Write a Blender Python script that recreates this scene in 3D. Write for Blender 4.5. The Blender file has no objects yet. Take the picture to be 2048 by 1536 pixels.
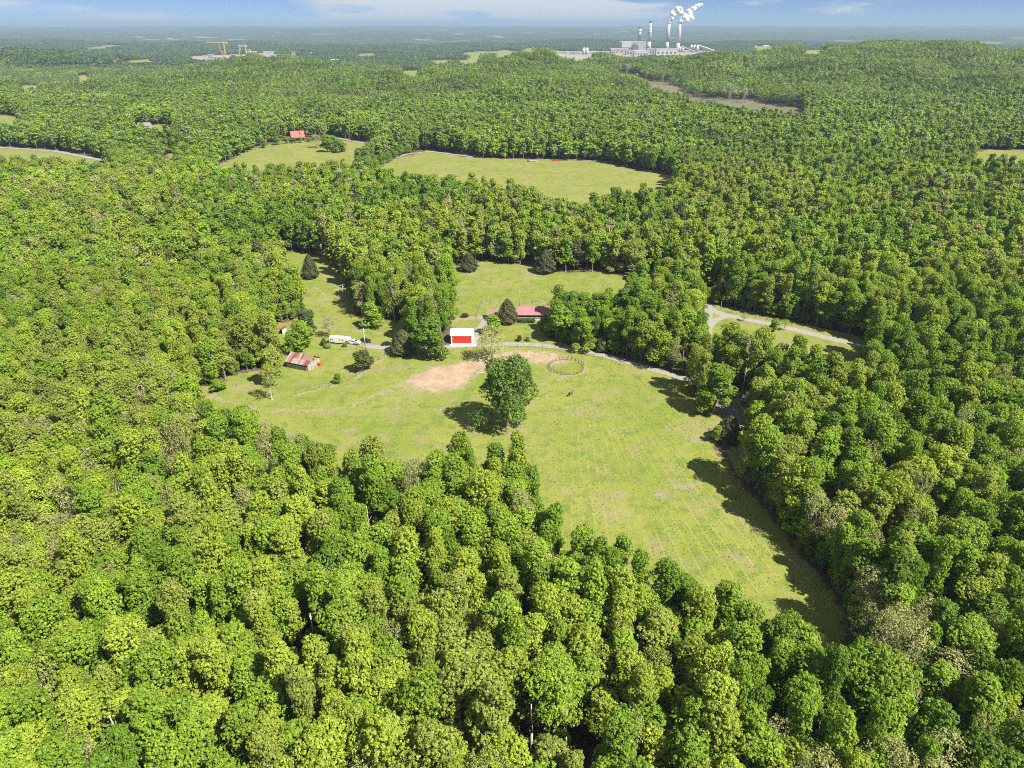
import bpy, bmesh, math, random
import numpy as np
from mathutils import Vector, Matrix
R_ = math.radians
rng = np.random.default_rng(7)
random.seed(7)
SC = bpy.context.scene
COL = SC.collection

# ------------------------------------------------------------------ camera
F, H0 = 1420.0, 120.0                       # focal length in photo pixels (2048 wide), drone height
TH = math.atan((768 - 50) / F)              # pitch below level
cd = bpy.data.cameras.new('camera'); cam = bpy.data.objects.new('camera', cd); COL.objects.link(cam)
cd.sensor_fit = 'HORIZONTAL'; cd.sensor_width = 36.0; cd.lens = F / 2048 * 36.0
cd.clip_start = 1.0; cd.clip_end = 90000
cam.location = (0, 0, H0); cam.rotation_euler = (math.pi / 2 - TH, 0, 0)
SC.camera = cam
SC.render.resolution_x, SC.render.resolution_y = 1024, 768

# ------------------------------------------------------------------ sky, sun, exposure
SUN_EL, SUN_AZ = R_(51), R_(-35)            # azimuth measured from +X (right of the view) towards +Y
sunv = Vector((math.cos(SUN_AZ) * math.cos(SUN_EL), math.sin(SUN_AZ) * math.cos(SUN_EL), math.sin(SUN_EL)))
W = bpy.data.worlds.new('World'); SC.world = W; W.use_nodes = True
nt = W.node_tree; nt.nodes.clear()
def N(nt, t, **kw):
    n = nt.nodes.new(t)
    for k, v in kw.items(): setattr(n, k, v)
    return n
def L(nt, a, b): nt.links.new(a, b)
wo = N(nt, 'ShaderNodeOutputWorld'); bg = N(nt, 'ShaderNodeBackground'); sky = N(nt, 'ShaderNodeTexSky')
sky.sky_type = 'NISHITA'; sky.sun_disc = False; sky.sun_elevation = SUN_EL
sky.sun_rotation = math.atan2(sunv.x, sunv.y)
sky.altitude = 11000; sky.air_density = 1.0; sky.dust_density = 0.0; sky.ozone_density = 1.5
bg.inputs['Strength'].default_value = 0.05
# flat fair-weather clouds all round the sky: noise on a layer seen at a grazing angle
tc = N(nt, 'ShaderNodeTexCoord'); mp = N(nt, 'ShaderNodeMapping')
mp.inputs['Scale'].default_value = (1.0, 1.0, 6.5); mp.inputs['Location'].default_value = (9.59, 2.8, 4.27)
nz = N(nt, 'ShaderNodeTexNoise'); nz.inputs['Scale'].default_value = 4.2; nz.inputs['Detail'].default_value = 7.0
nz.inputs['Roughness'].default_value = 0.52; nz.inputs['Distortion'].default_value = 0.1
rp = N(nt, 'ShaderNodeMapRange'); rp.interpolation_type = 'SMOOTHSTEP'
rp.inputs['From Min'].default_value = 0.48; rp.inputs['From Max'].default_value = 0.58
mx = N(nt, 'ShaderNodeMix', data_type='RGBA')
mx.inputs['B'].default_value = (7.0, 7.5, 8.1, 1)
cfac = N(nt, 'ShaderNodeMath', operation='MULTIPLY'); cfac.inputs[1].default_value = 0.95
L(nt, tc.outputs['Generated'], mp.inputs['Vector']); L(nt, mp.outputs[0], nz.inputs['Vector'])
L(nt, nz.outputs['Fac'], rp.inputs['Value']); L(nt, rp.outputs[0], cfac.inputs[0]); L(nt, cfac.outputs[0], mx.inputs['Factor'])
L(nt, sky.outputs[0], mx.inputs['A']); L(nt, mx.outputs['Result'], bg.inputs['Color']); L(nt, bg.outputs[0], wo.inputs['Surface'])
sd = bpy.data.lights.new('sun', 'SUN'); sun = bpy.data.objects.new('sun', sd); COL.objects.link(sun)
sd.energy = 4.8; sd.angle = R_(0.5); sd.color = (1.0, 0.955, 0.88)
sun.rotation_euler = sunv.to_track_quat('Z', 'Y').to_euler(); sun.location = (200, -100, 400)
SC.view_settings.view_transform = 'Standard'; SC.view_settings.look = 'None'
SC.view_settings.exposure = 1.05; SC.view_settings.gamma = 1.0; SC.view_settings.use_curve_mapping = False
cy = SC.cycles
cy.max_bounces = 4; cy.diffuse_bounces = 2; cy.glossy_bounces = 2; cy.transmission_bounces = 3; cy.volume_bounces = 0
cy.transparent_max_bounces = 6; cy.use_denoising = False; cy.pixel_filter_type = 'BLACKMAN_HARRIS'; cy.filter_width = 1.0; cy.caustics_reflective = False; cy.caustics_refractive = False

# ------------------------------------------------------------------ terrain and pixel -> ground
FW = np.array([0, math.cos(TH), -math.sin(TH)]); UP = np.array([0, math.sin(TH), math.cos(TH)])
def ss(a, b, x):
    t = np.clip((x - a) / (b - a), 0, 1); return t * t * (3 - 2 * t)
RX = np.array([-3000, -1500, -1020, -890, -690, -560, -350, -165, -60, 48, 165, 300, 440, 640, 1020, 1420, 3000.])
RZ = np.array([-35, -35, -22, -4, 14, 10, -10, 6, 22, 44, 20, 8, 22, 32, 58, 36, 20.])
def terr(x, y):
    x = np.asarray(x, float); y = np.asarray(y, float)
    xi = x; prof = np.interp(xi, RX, RZ)
    h = prof * ss(1150, 1950, y) * (1 - ss(2150, 2900, y))
    h = h - 38 * ss(2250, 2950, y)
    h = h + 64 * np.exp(-((x + 1900) / 480) ** 2 - ((y - 2950) / 380) ** 2)
    h = h + (9 * np.sin(x / 75 + 1.3) * np.sin(y / 95 + .4) + 9 * np.sin(x / 140 + y / 170) + 4 * np.sin(x / 41 - y / 52)) * ss(950, 1500, y) * (1 - .6 * ss(2600, 3200, y))
    far = ss(4300, 8000, y) * ss(200, 2500, np.abs(x - 700) + np.maximum(y - 5200, 0))
    h = h + far * (15 * np.sin(x / 420 + .6) * np.sin(y / 530) + 17 * np.sin(x / 900 + y / 1300 + 1) + 11 * np.sin(x / 260 - y / 350))
    h = h + 100 * ss(6500, 21000, y)
    return h
def ray(px, py): return FW + np.array([(px - 1024) / F, 0, 0]) + UP * ((768 - py) / F)
def G(px, py, off=0.0):
    """ground point under a photo pixel (off: on a surface that many metres above the ground)"""
    d = ray(px, py); d = d / np.linalg.norm(d)
    t = np.concatenate([np.linspace(60, 1200, 500), np.geomspace(1202, 40000, 2500)])
    p = d[None] * t[:, None]
    below = (p[:, 2] + H0) < terr(p[:, 0], p[:, 1]) + off
    k = int(np.argmax(below)) if below.any() else len(t) - 1
    if k > 0:
        f0 = p[k - 1, 2] + H0 - terr(p[k - 1, 0], p[k - 1, 1]) - off; f1 = p[k, 2] + H0 - terr(p[k, 0], p[k, 1]) - off
        q = p[k - 1] + (p[k] - p[k - 1]) * (f0 / max(f0 - f1, 1e-6))
    else: q = p[k]
    return np.array([q[0], q[1], float(terr(q[0], q[1]))])
def at(px, py): return Vector(G(px, py))
def px_per_m(p): return F / float(np.dot(np.array([p[0], p[1], p[2] - H0]), FW))
def poly_px(pts, canopy=20.5):
    """pixel outline -> ground polygon; a point (x, y, 1) lies on tree tops in front of the clearing"""
    return np.array([G(p[0], p[1], 0.0 if len(p) < 3 else canopy if p[2] == 1 else p[2])[:2] for p in pts])
def far_px(pts, c=20.0):
    m = sum(p[1] for p in pts) / len(pts); return poly_px([p if p[1] < m else (p[0], p[1], c) for p in pts])
def inside(poly, x, y):
    r = np.zeros(x.shape, bool); n = len(poly)
    for i in range(n):
        x1, y1 = poly[i]; x2, y2 = poly[(i + 1) % n]
        c = ((y1 > y) != (y2 > y)) & (x < (x2 - x1) * (y - y1) / (y2 - y1 + 1e-12) + x1)
        r ^= c
    return r
def pdist(pts, x, y, closed=False):
    d = np.full(x.shape, 1e9); n = len(pts)
    for i in range(n if closed else n - 1):
        a = pts[i][:2]; b = pts[(i + 1) % n][:2]; ab = b - a
        t = np.clip(((x - a[0]) * ab[0] + (y - a[1]) * ab[1]) / (ab @ ab + 1e-9), 0, 1)
        d = np.minimum(d, np.hypot(x - a[0] - t * ab[0], y - a[1] - t * ab[1]))
    return d
def vnoise(x, y, s, seed=0):
    """cheap smooth noise in -1..1"""
    r = np.random.default_rng(100 + seed); o = 0
    for k in range(5):
        a = r.uniform(0, 6.28); f = (1 + .55 * k) / s
        o = o + np.sin((x * math.cos(a) + y * math.sin(a)) * f * 2 + r.uniform(0, 6.28)) * np.sin((x * math.sin(a) - y * math.cos(a)) * f * 1.7 + r.uniform(0, 6.28))
    return o / 2.2

# ------------------------------------------------------------------ materials
def newmat(name):
    m = bpy.data.materials.new(name); m.use_nodes = True; t = m.node_tree
    return m, t, t.nodes['Principled BSDF']
def pos(t): return N(t, 'ShaderNodeNewGeometry').outputs['Position']
def noise(t, vec, scale, detail=4.0, rough=.6):
    n = N(t, 'ShaderNodeTexNoise'); n.inputs['Scale'].default_value = scale; n.inputs['Detail'].default_value = detail
    n.inputs['Roughness'].default_value = rough; L(t, vec, n.inputs['Vector']); return n.outputs['Fac']
def rngm(t, v, a, b, c=0., d=1.):
    n = N(t, 'ShaderNodeMapRange'); n.inputs[1].default_value = a; n.inputs[2].default_value = b
    n.inputs[3].default_value = c; n.inputs[4].default_value = d; L(t, v, n.inputs[0]); return n.outputs[0]
def mixc(t, f, a, b, mode='MIX'):
    n = N(t, 'ShaderNodeMix', data_type='RGBA', blend_type=mode)
    for s, v in (('Factor', f), ('A', a), ('B', b)):
        if isinstance(v, (tuple, list)): n.inputs[s].default_value = tuple(v) + (1,) * (4 - len(v))
        elif isinstance(v, (int, float)): n.inputs[s].default_value = v
        else: L(t, v, n.inputs[s])
    return n.outputs['Result']
def mth(t, op, a, b=None):
    n = N(t, 'ShaderNodeMath', operation=op)
    for i, v in enumerate((a, b)):
        if v is None: continue
        if isinstance(v, (int, float)): n.inputs[i].default_value = v
        else: L(t, v, n.inputs[i])
    return n.outputs[0]
def bump(t, b, h, strength=.4, dist=.2):
    n = N(t, 'ShaderNodeBump'); n.inputs['Strength'].default_value = strength; n.inputs['Distance'].default_value = dist
    L(t, h, n.inputs['Height']); L(t, n.outputs[0], b.inputs['Normal'])
_mc = {}
def M(name, c1, c2=None, scale=1.0, rough=.75, metal=0.0, spec=.3, bmp=0.0, obj=True):
    """plain weathered material: two tones mixed by noise"""
    if name in _mc: return _mc[name]
    m, t, b = newmat(name); _mc[name] = m
    b.inputs['Roughness'].default_value = rough; b.inputs['Metallic'].default_value = metal
    b.inputs['Specular IOR Level'].default_value = spec
    if c2 is None: c2 = tuple(v * .8 for v in c1)
    p = N(t, 'ShaderNodeTexCoord').outputs['Object'] if obj else pos(t)
    n = noise(t, p, scale); f = rngm(t, n, .35, .65)
    L(t, mixc(t, f, c1, c2), b.inputs['Base Color'])
    if bmp: bump(t, b, n, bmp, .05)
    return m

# leaves: colour of the tree (per tree) times the variation, and far self-shade, stored on each leaf
leafm, t, b = newmat('leaf_green')
at1 = N(t, 'ShaderNodeAttribute', attribute_name='tint', attribute_type='INSTANCER')
at2 = N(t, 'ShaderNodeAttribute', attribute_name='lv'); at3 = N(t, 'ShaderNodeAttribute', attribute_name='hv')
col = mixc(t, at3.outputs['Fac'], at1.outputs['Color'], (.36, .40, .05))
vm = N(t, 'ShaderNodeVectorMath', operation='SCALE'); L(t, col, vm.inputs[0]); L(t, at2.outputs['Fac'], vm.inputs['Scale'])
b.inputs['Roughness'].default_value = .55; b.inputs['Specular IOR Level'].default_value = .25
L(t, vm.outputs[0], b.inputs['Base Color'])
tr = N(t, 'ShaderNodeBsdfTranslucent'); L(t, mixc(t, 1.0, vm.outputs[0], (1.25, 1.3, .7), 'MULTIPLY'), tr.inputs['Color'])
ms = N(t, 'ShaderNodeMixShader'); ms.inputs[0].default_value = .36
L(t, b.outputs[0], ms.inputs[1]); L(t, tr.outputs[0], ms.inputs[2]); L(t, ms.outputs[0], t.nodes['Material Output'].inputs['Surface'])
bark = M('bark', (.30, .26, .21), (.16, .13, .10), .8, .9)
palebark = M('pale_bark', (.52, .47, .40), (.34, .30, .25), .8, .9)

def ground_mat():
    m, t, b = newmat('forest_floor'); p = pos(t); b.inputs['Roughness'].default_value = .95; b.inputs['Specular IOR Level'].default_value = .1
    n1 = noise(t, p, .25, 6); n2 = noise(t, p, 2.2, 4)
    lit = mixc(t, rngm(t, n1, .4, .65), (.10, .066, .04), (.045, .052, .02)); lit = mixc(t, rngm(t, n2, .35, .7), lit, (.17, .12, .08))
    f1 = noise(t, p, .012, 8, .7); f2 = noise(t, p, .0016, 5)
    far = mixc(t, rngm(t, f1, .35, .65), (.022, .04, .016), (.075, .105, .04))
    far = mixc(t, rngm(t, f2, .6, .66), far, (.17, .2, .09))
    sx = N(t, 'ShaderNodeSeparateXYZ'); L(t, p, sx.inputs[0])
    L(t, mixc(t, rngm(t, sx.outputs[1], 5500, 7000), lit, far), b.inputs['Base Color'])
    return m
def pasture_mat(name='pasture_grass', rows=False, paint=True, tone=(1, 1, 1)):
    m, t, b = newmat(name); p = pos(t); b.inputs['Roughness'].default_value = .9; b.inputs['Specular IOR Level'].default_value = .12
    mul = lambda c: tuple(a * q * 1.0 for a, q in zip(c, tone))
    nA = noise(t, p, .035, 5); nB = noise(t, p, .22, 6, .65); nC = noise(t, p, 1.1, 5, .7); nD = noise(t, p, .09, 4)
    c = mixc(t, rngm(t, nA, .38, .62), mul((.18, .22, .034)), mul((.24, .25, .055)))
    c = mixc(t, rngm(t, nB, .48, .68), c, mul((.105, .165, .03)))
    c = mixc(t, mth(t, 'MULTIPLY', rngm(t, nD, .52, .66), .7), c, mul((.25, .215, .11)))
    c = mixc(t, mth(t, 'MULTIPLY', rngm(t, nC, .55, .75), .7), c, mul((.08, .12, .024)))
    c = mixc(t, mth(t, 'MULTIPLY', rngm(t, nC, .42, .3), .45), c, mul((.27, .28, .09)))
    nE = noise(t, p, 2.6, 3, .7); c = mixc(t, mth(t, 'MULTIPLY', rngm(t, nE, .53, .68), .4), c, mul((.055, .095, .018))); c = mixc(t, mth(t, 'MULTIPLY', rngm(t, nE, .46, .34), .5), c, mul((.33, .33, .11)))
    if rows:
        sx = N(t, 'ShaderNodeSeparateXYZ'); L(t, p, sx.inputs[0]); x, y = sx.outputs[0], sx.outputs[1]
        den = mth(t, 'ADD', mth(t, 'MULTIPLY', mth(t, 'SUBTRACT', 215., y), .0127), 1.0)
        u = mth(t, 'DIVIDE', mth(t, 'SUBTRACT', x, 27.), den)
        wob = mth(t, 'MULTIPLY', mth(t, 'SUBTRACT', noise(t, p, .06, 3), .5), .22)
        fr = mth(t, 'FRACT', mth(t, 'ADD', mth(t, 'DIVIDE', u, 1.75), mth(t, 'ADD', wob, 40.)))
        ln = rngm(t, mth(t, 'ABSOLUTE', mth(t, 'SUBTRACT', fr, .5)), .0, .10, 1., 0.)
        msk = mth(t, 'MULTIPLY', rngm(t, noise(t, p, .045, 3), .38, .52), rngm(t, nE, .38, .58))
        msk = mth(t, 'MULTIPLY', msk, rngm(t, x, 8., 22.)); msk = mth(t, 'MULTIPLY', msk, rngm(t, y, 238., 215.))
        c = mixc(t, mth(t, 'MULTIPLY', mth(t, 'MULTIPLY', ln, msk), .62), c, (.36, .37, .075))
    if paint:
        a = N(t, 'ShaderNodeAttribute', attribute_name='paint'); sp = N(t, 'ShaderNodeSeparateColor'); L(t, a.outputs['Color'], sp.inputs[0])
        brk = mth(t, 'MULTIPLY', mth(t, 'SUBTRACT', mth(t, 'ADD', nC, nB), 1.0), 1.5)
        e = lambda ch: rngm(t, mth(t, 'ADD', sp.outputs[ch], brk), .35, .65)
        c = mixc(t, mth(t, 'MULTIPLY', e(2), .5), c, (.26, .25, .03))
        c = mixc(t, mth(t, 'MULTIPLY', e(1), .85), c, mixc(t, rngm(t, nC, .3, .7), (.34, .28, .18), (.22, .19, .11)))
        c = mixc(t, e(0), c, mixc(t, rngm(t, nB, .35, .65), (.33, .215, .135), (.40, .31, .22)))
    L(t, c, b.inputs['Base Color']); bump(t, b, mth(t, 'ADD', nC, nB), .7, .35)
    return m
MG = ground_mat(); MP = pasture_mat('pasture_grass', True); MF = pasture_mat('meadow_grass', False, True, (1.0, .98, 1.05))
MFF = pasture_mat('hay_grass', False, False, (1.02, .97, 1.1))
MGR = M('pale_gravel', (.31, .29, .26), (.24, .225, .2), .8, .95, obj=False)
MAS = M('worn_asphalt', (.22, .2, .19), (.17, .16, .15), .5, .9, obj=False)
MCLR = M('cleared_ground', (.34, .295, .24), (.25, .23, .185), .02, .95, obj=False)
MBRUSH = M('brushy_cut', (.16, .135, .08), (.11, .12, .05), .05, .95, obj=False)

# ------------------------------------------------------------------ object helpers
def tag(o, label=None, cat=None, group=None, kind=None):
    for k, v in (('label', label), ('category', cat), ('group', group), ('kind', kind)):
        if v: o[k] = v
    return o
def thing(name, label, cat, loc=(0, 0, 0), rz=0.0, group=None):
    o = bpy.data.objects.new(name, None); COL.objects.link(o); o.empty_display_size = .3
    o.location = loc; o.rotation_euler = (0, 0, rz); return tag(o, label, cat, group)
def link(name, me, parent=None, loc=None):
    o = bpy.data.objects.new(name, me); COL.objects.link(o)
    if parent is not None: o.parent = parent
    if loc is not None: o.location = loc
    return o
class MB:
    def __init__(s): s.v = []; s.f = []
    def add(s, vs, fs):
        k = len(s.v); s.v += [tuple(map(float, v)) for v in vs]; s.f += [tuple(i + k for i in f) for f in fs]; return s
    def box(s, x0, x1, y0, y1, z0, z1, rz=0., o=(0, 0, 0)):
        c, n = math.cos(rz), math.sin(rz)
        vs = [(x, y, z) for z in (z0, z1) for x, y in ((x0, y0), (x1, y0), (x1, y1), (x0, y1))]
        vs = [(o[0] + x * c - y * n, o[1] + x * n + y * c, o[2] + z) for x, y, z in vs]
        return s.add(vs, [(3, 2, 1, 0), (4, 5, 6, 7), (0, 1, 5, 4), (1, 2, 6, 5), (2, 3, 7, 6), (3, 0, 4, 7)])
    def prism(s, pts, y0, y1, ax='y', taper=0.0):
        """outline in (x, z) pushed along y (or in (y, z) along x)"""
        n = len(pts)
        if ax == 'y': vs = [(a, y0, b) for a, b in pts] + [(a, y1, b) for a, b in pts]
        elif ax == 'x': vs = [(y0, a, b) for a, b in pts] + [(y1, a, b) for a, b in pts]
        else: vs = [(a, b, y0) for a, b in pts] + [(a, b, y1) for a, b in pts]
        return s.add(vs, [tuple(range(n - 1, -1, -1)), tuple(range(n, 2 * n))] + [(i, (i + 1) % n, (i + 1) % n + n, i + n) for i in range(n)])
    def tube(s, p0, p1, r0, r1=None, n=8):
        p0, p1 = Vector(p0), Vector(p1); r1 = r0 if r1 is None else r1
        d = (p1 - p0).normalized(); a = d.orthogonal().normalized(); c = d.cross(a)
        vs = [p + (a * math.cos(6.28318 * i / n) + c * math.sin(6.28318 * i / n)) * r for p, r in ((p0, r0), (p1, r1)) for i in range(n)]
        return s.add(vs, [tuple(range(n - 1, -1, -1)), tuple(range(n, 2 * n))] + [(i, (i + 1) % n, (i + 1) % n + n, i + n) for i in range(n)])
    def path(s, pts, rs, n=6):
        for i in range(len(pts) - 1): s.tube(pts[i], pts[i + 1], rs[i], rs[i + 1], n)
        return s
    def mesh(s, name, mat, smooth=False):
        me = bpy.data.meshes.new(name); me.from_pydata(s.v, [], s.f); me.materials.append(mat)
        bm = bmesh.new(); bm.from_mesh(me); bmesh.ops.recalc_face_normals(bm, faces=bm.faces); bm.to_mesh(me); bm.free()
        if smooth: me.polygons.foreach_set('use_smooth', [True] * len(me.polygons))
        return me
    def build(s, name, mat, parent=None, smooth=False, bevel=0.0):
        o = link(name, s.mesh(name, mat, smooth), parent)
        if bevel:
            md = o.modifiers.new('bevel', 'BEVEL'); md.width = bevel; md.segments = 2; md.limit_method = 'ANGLE'
        return o
def np_mesh(name, v, q, mats, midx=None, attrs=None):
    """quad mesh from numpy arrays with per-face attributes"""
    me = bpy.data.meshes.new(name); nq = len(q)
    me.vertices.add(len(v)); me.vertices.foreach_set('co', np.ascontiguousarray(v, np.float32).ravel())
    me.loops.add(nq * 4); me.loops.foreach_set('vertex_index', np.ascontiguousarray(q, np.int32).ravel())
    me.polygons.add(nq); me.polygons.foreach_set('loop_start', np.arange(0, nq * 4, 4, dtype=np.int32))
    for m in mats: me.materials.append(m)
    if midx is not None: me.polygons.foreach_set('material_index', np.asarray(midx, np.int32))
    for k, a in (attrs or {}).items():
        me.attributes.new(k, 'FLOAT', 'FACE').data.foreach_set('value', np.asarray(a, np.float32))
    me.update(); me.validate(); return me

# ------------------------------------------------------------------ the ground, one sheet to the horizon
ys = np.concatenate([np.linspace(-600, 1000, 40, endpoint=False), np.geomspace(1000, 42000, 330)])
xs = np.sinh(np.linspace(-7.2, 7.2, 361)) * 55
X, Y = np.meshgrid(xs, ys); Z = terr(X, Y); Z -= .02
v = np.stack([X, Y, Z], -1).reshape(-1, 3); nx, ny = len(xs), len(ys)
i, j = np.meshgrid(np.arange(nx - 1), np.arange(ny - 1)); k = (j * nx + i).ravel()
gm = np_mesh('ground', v, np.stack([k, k + 1, k + nx + 1, k + nx], -1), [MG]); gm.polygons.foreach_set('use_smooth', [True] * len(gm.polygons))
tag(link('ground', gm), 'brown leaf-littered forest floor and rolling land out to the horizon', 'ground', kind='structure')

# clearings, as photo outlines; (x, y, 1) = seen over the tops of the trees in front
P_MAIN = poly_px([(380, 782), (450, 762), (475, 745), (560, 738), (565, 690), (552, 672), (548, 648), (590, 640), (610, 625), (590, 600), (572, 570),
    (575, 535), (520, 514), (590, 502), (660, 516), (682, 556), (706, 596), (712, 630), (738, 640), (800, 642), (820, 660), (812, 702), (905, 690), (903, 650), (905, 560), (895, 536),
    (960, 524), (1060, 530), (1120, 545), (1220, 545), (1262, 552), (1330, 540), (1340, 545), (1300, 560, 14), (1250, 574, 13), (1190, 577, 13), (1140, 585, 12), (1092, 606), (1100, 640), (1075, 650), (1095, 676), (1180, 700),
    (1250, 722), (1300, 738), (1372, 765), (1385, 800), (1415, 850), (1432, 905), (1500, 985), (1580, 1080), (1650, 1165), (1692, 1232),
    (1735, 1283, 17), (1640, 1243, 18), (1560, 1180, 1), (1460, 1125, 1), (1330, 1095, 1), (1250, 1055, 1), (1160, 1015, 1), (1095, 985, 1), (1085, 905, 1), (1030, 866, 1), (960, 876, 1),
    (890, 850, 1), (830, 865, 1), (760, 885, 1), (700, 868, 1), (655, 866, 1), (600, 832, 1), (500, 815, 1), (420, 800, 1)])
P_LAWN = poly_px([(1418, 640), (1426, 610), (1470, 616), (1560, 640), (1640, 655), (1730, 676), (1735, 704, 18), (1640, 703, 18), (1560, 680, 18), (1500, 672, 18), (1440, 690), (1424, 690)])
P_HAY = poly_px([(735, 346), (790, 318), (860, 300), (950, 316), (1060, 318), (1210, 322), (1275, 340), (1352, 352), (1345, 375, 1), (1280, 372, 1), (1185, 385, 1), (1140, 398, 1), (1060, 366, 1), (975, 360, 1),
    (890, 348, 1), (830, 345, 1), (780, 345, 1)])
P_CAB = poly_px([(432, 332), (520, 292), (560, 282), (640, 282), (660, 276), (720, 286), (800, 297), (752, 306), (700, 322, 1), (620, 326, 1), (500, 334, 1), (440, 335, 1)])
P_LFT = poly_px([(-40, 294), (0, 295), (110, 303), (215, 322), (225, 328, 1), (140, 318, 1), (70, 312, 1), (-40, 312, 1)])
P_SML = poly_px([(318, 322), (340, 308), (362, 306), (362, 322), (340, 328, 1)])
P_LF2 = poly_px([(-40, 228), (20, 230), (46, 236), (30, 242, 1), (-40, 244, 1)])
P_RGT = poly_px([(1940, 306), (1975, 300), (2100, 300), (2100, 318, 1), (1990, 318, 1), (1950, 312, 1)])
P_YEL = poly_px([(1052, 293), (1060, 289), (1098, 289), (1102, 294), (1060, 300)])
P_CUT = poly_px([(1230, 143), (1275, 148), (1325, 161), (1375, 183), (1450, 196), (1530, 206), (1610, 216), (1612, 224, 1), (1520, 219, 1), (1440, 206, 1), (1385, 200, 1), (1330, 180, 1), (1290, 163, 1), (1235, 148, 1)])
P_PLT = far_px([(1075, 108), (1120, 103), (1190, 101), (1300, 101), (1440, 103), (1450, 107), (1400, 110), (1330, 112), (1250, 118), (1190, 119), (1100, 112)], 13)
P_CON = far_px([(330, 119), (380, 113), (430, 110), (470, 109.5), (520, 108), (600, 112), (602, 117), (560, 118), (520, 120), (470, 119), (440, 122), (380, 121)], 12)
P_FAR = [far_px(p) for p in ([(785, 142), (845, 140), (850, 146), (800, 150)], [(845, 122), (900, 118), (905, 124), (850, 128)], [(915, 106), (1000, 101), (1080, 103), (1075, 109), (1000, 112), (930, 113)],
    [(90, 160), (150, 152), (185, 150), (170, 160), (100, 166)], [(150, 94), (215, 90), (260, 92), (200, 99)], [(905, 122), (960, 119), (965, 126), (915, 129)],
    [(640, 122), (680, 120), (690, 127), (650, 128)], [(260, 119), (320, 117), (330, 121), (265, 124)], [(1495, 93), (1560, 92), (1570, 97), (1500, 98)], [(262, 251), (350, 249), (345, 254), (270, 256)], [(1040, 96), (1110, 94), (1115, 98), (1045, 100)], [(700, 108), (760, 106), (765, 111), (705, 112)], [(20, 172), (90, 168), (95, 174), (25, 178)], [(600, 104), (640, 103), (642, 106), (602, 107)], [(1600, 100), (1650, 99), (1652, 102), (1602, 103)])]

def sheet(name, polys, res, mat, off, label, paint=None, tone=None):
    pts = np.concatenate(polys); x0, y0 = pts.min(0) - res; x1, y1 = pts.max(0) + res
    gx = np.arange(x0, x1 + res, res); gy = np.arange(y0, y1 + res, res); X, Y = np.meshgrid(gx, gy); n = len(gx)
    cx, cyy = X[:-1, :-1] + res / 2, Y[:-1, :-1] + res / 2
    jx, jy = cx + vnoise(cx, cyy, res * 5, 3) * res * 1.1, cyy + vnoise(cx, cyy, res * 5, 4) * res * 1.1
    ins = np.zeros(cx.shape, bool)
    for p in polys: ins |= inside(p, jx, jy)
    jj, ii = np.nonzero(ins); k = jj * n + ii
    q = np.stack([k, k + 1, k + n + 1, k + n], -1)
    used, inv = np.unique(q, return_inverse=True); q = inv.reshape(-1, 4)
    x, y = X.ravel()[used], Y.ravel()[used]
    me = np_mesh(name, np.stack([x, y, terr(x, y) + off], -1), q, [mat]); me.polygons.foreach_set('use_smooth', [True] * len(me.polygons))
    if paint is not None:
        c = np.clip(paint(x, y), 0, 1); c = np.concatenate([c, np.ones((len(c), 1))], 1).astype(np.float32)
        me.attributes.new('paint', 'FLOAT_COLOR', 'POINT').data.foreach_set('color', c.ravel())
    return tag(link(name, me), label, 'ground', kind='structure')
def line_px(pts): return np.array([G(*p)[:2] for p in pts])
RING = poly_px([(826, 764), (834, 748), (862, 738), (905, 732), (945, 722), (985, 712), (1004, 718), (985, 728), (955, 738), (938, 756), (915, 774), (880, 783), (846, 778)])
SAND = poly_px([(985, 712), (1030, 704), (1090, 706), (1125, 716), (1120, 724), (1060, 722), (1010, 724)])
TAN_L = [(line_px([(545, 822), (620, 822), (690, 816), (760, 786), (832, 758)]), .75), (line_px([(380, 784), (440, 798), (510, 818)]), .9), (line_px([(592, 790), (640, 777), (698, 764)]), .9), (line_px([(746, 728), (775, 711), (792, 700)]), .7), (line_px([(698, 764), (725, 745), (746, 728)]), .5),
         (line_px([(640, 528), (668, 565), (692, 603)]), .8), (line_px([(552, 645), (620, 645), (660, 655), (740, 664), (800, 668)]), .6), (line_px([(658, 682), (700, 690), (735, 692), (780, 690)]), 1.2), (line_px([(905, 640), (960, 634), (985, 636)]), 1.8),
         (line_px([(960, 606), (1090, 607)]), .6), (line_px([(963, 606), (953, 632)]), .5), (line_px([(1085, 745), (1110, 758), (1140, 757)]), .5), (line_px([(660, 600), (640, 580), (625, 575)]), 1.0)]
TAN_B = [(795, 798, 3.0), (822, 778, 3.5), (785, 808, 1.5), (1040, 862, 5), (1020, 872, 4), (1355, 975, 4.5), (1320, 985, 3), (1385, 972, 3), (1235, 985, 3), (1140, 800, 1.4), (1390, 872, 4), (1120, 760, 2), (1095, 790, 2), (700, 860, 2.5), (760, 870, 2.5), (640, 600, 4), (690, 615, 4), (1060, 545, 7), (980, 540, 6), (940, 545, 5), (700, 705, 4), (760, 700, 3), (650, 705, 3), (480, 775, 5), (900, 800, 2), (1150, 830, 2.5), (1250, 1020, 2.5), (1130, 980, 3)]
YEL_L = [(line_px([(395, 795), (440, 808), (520, 822)]), .8), (line_px([(640, 795), (720, 775), (790, 742), (850, 728)]), 1.0), (line_px([(690, 668), (740, 672), (800, 676)]), 1.1), (line_px([(560, 640), (600, 632), (640, 640)]), 1.5), (line_px([(905, 648), (925, 646)]), 1.8), (line_px([(690, 700), (730, 830)]), .6), (line_px([(820, 810), (860, 850)]), .4), (line_px([(845, 805), (890, 850)]), .4)]
PEN = G(1133, 735)[:2]; PEN_R = 6.9
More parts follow.
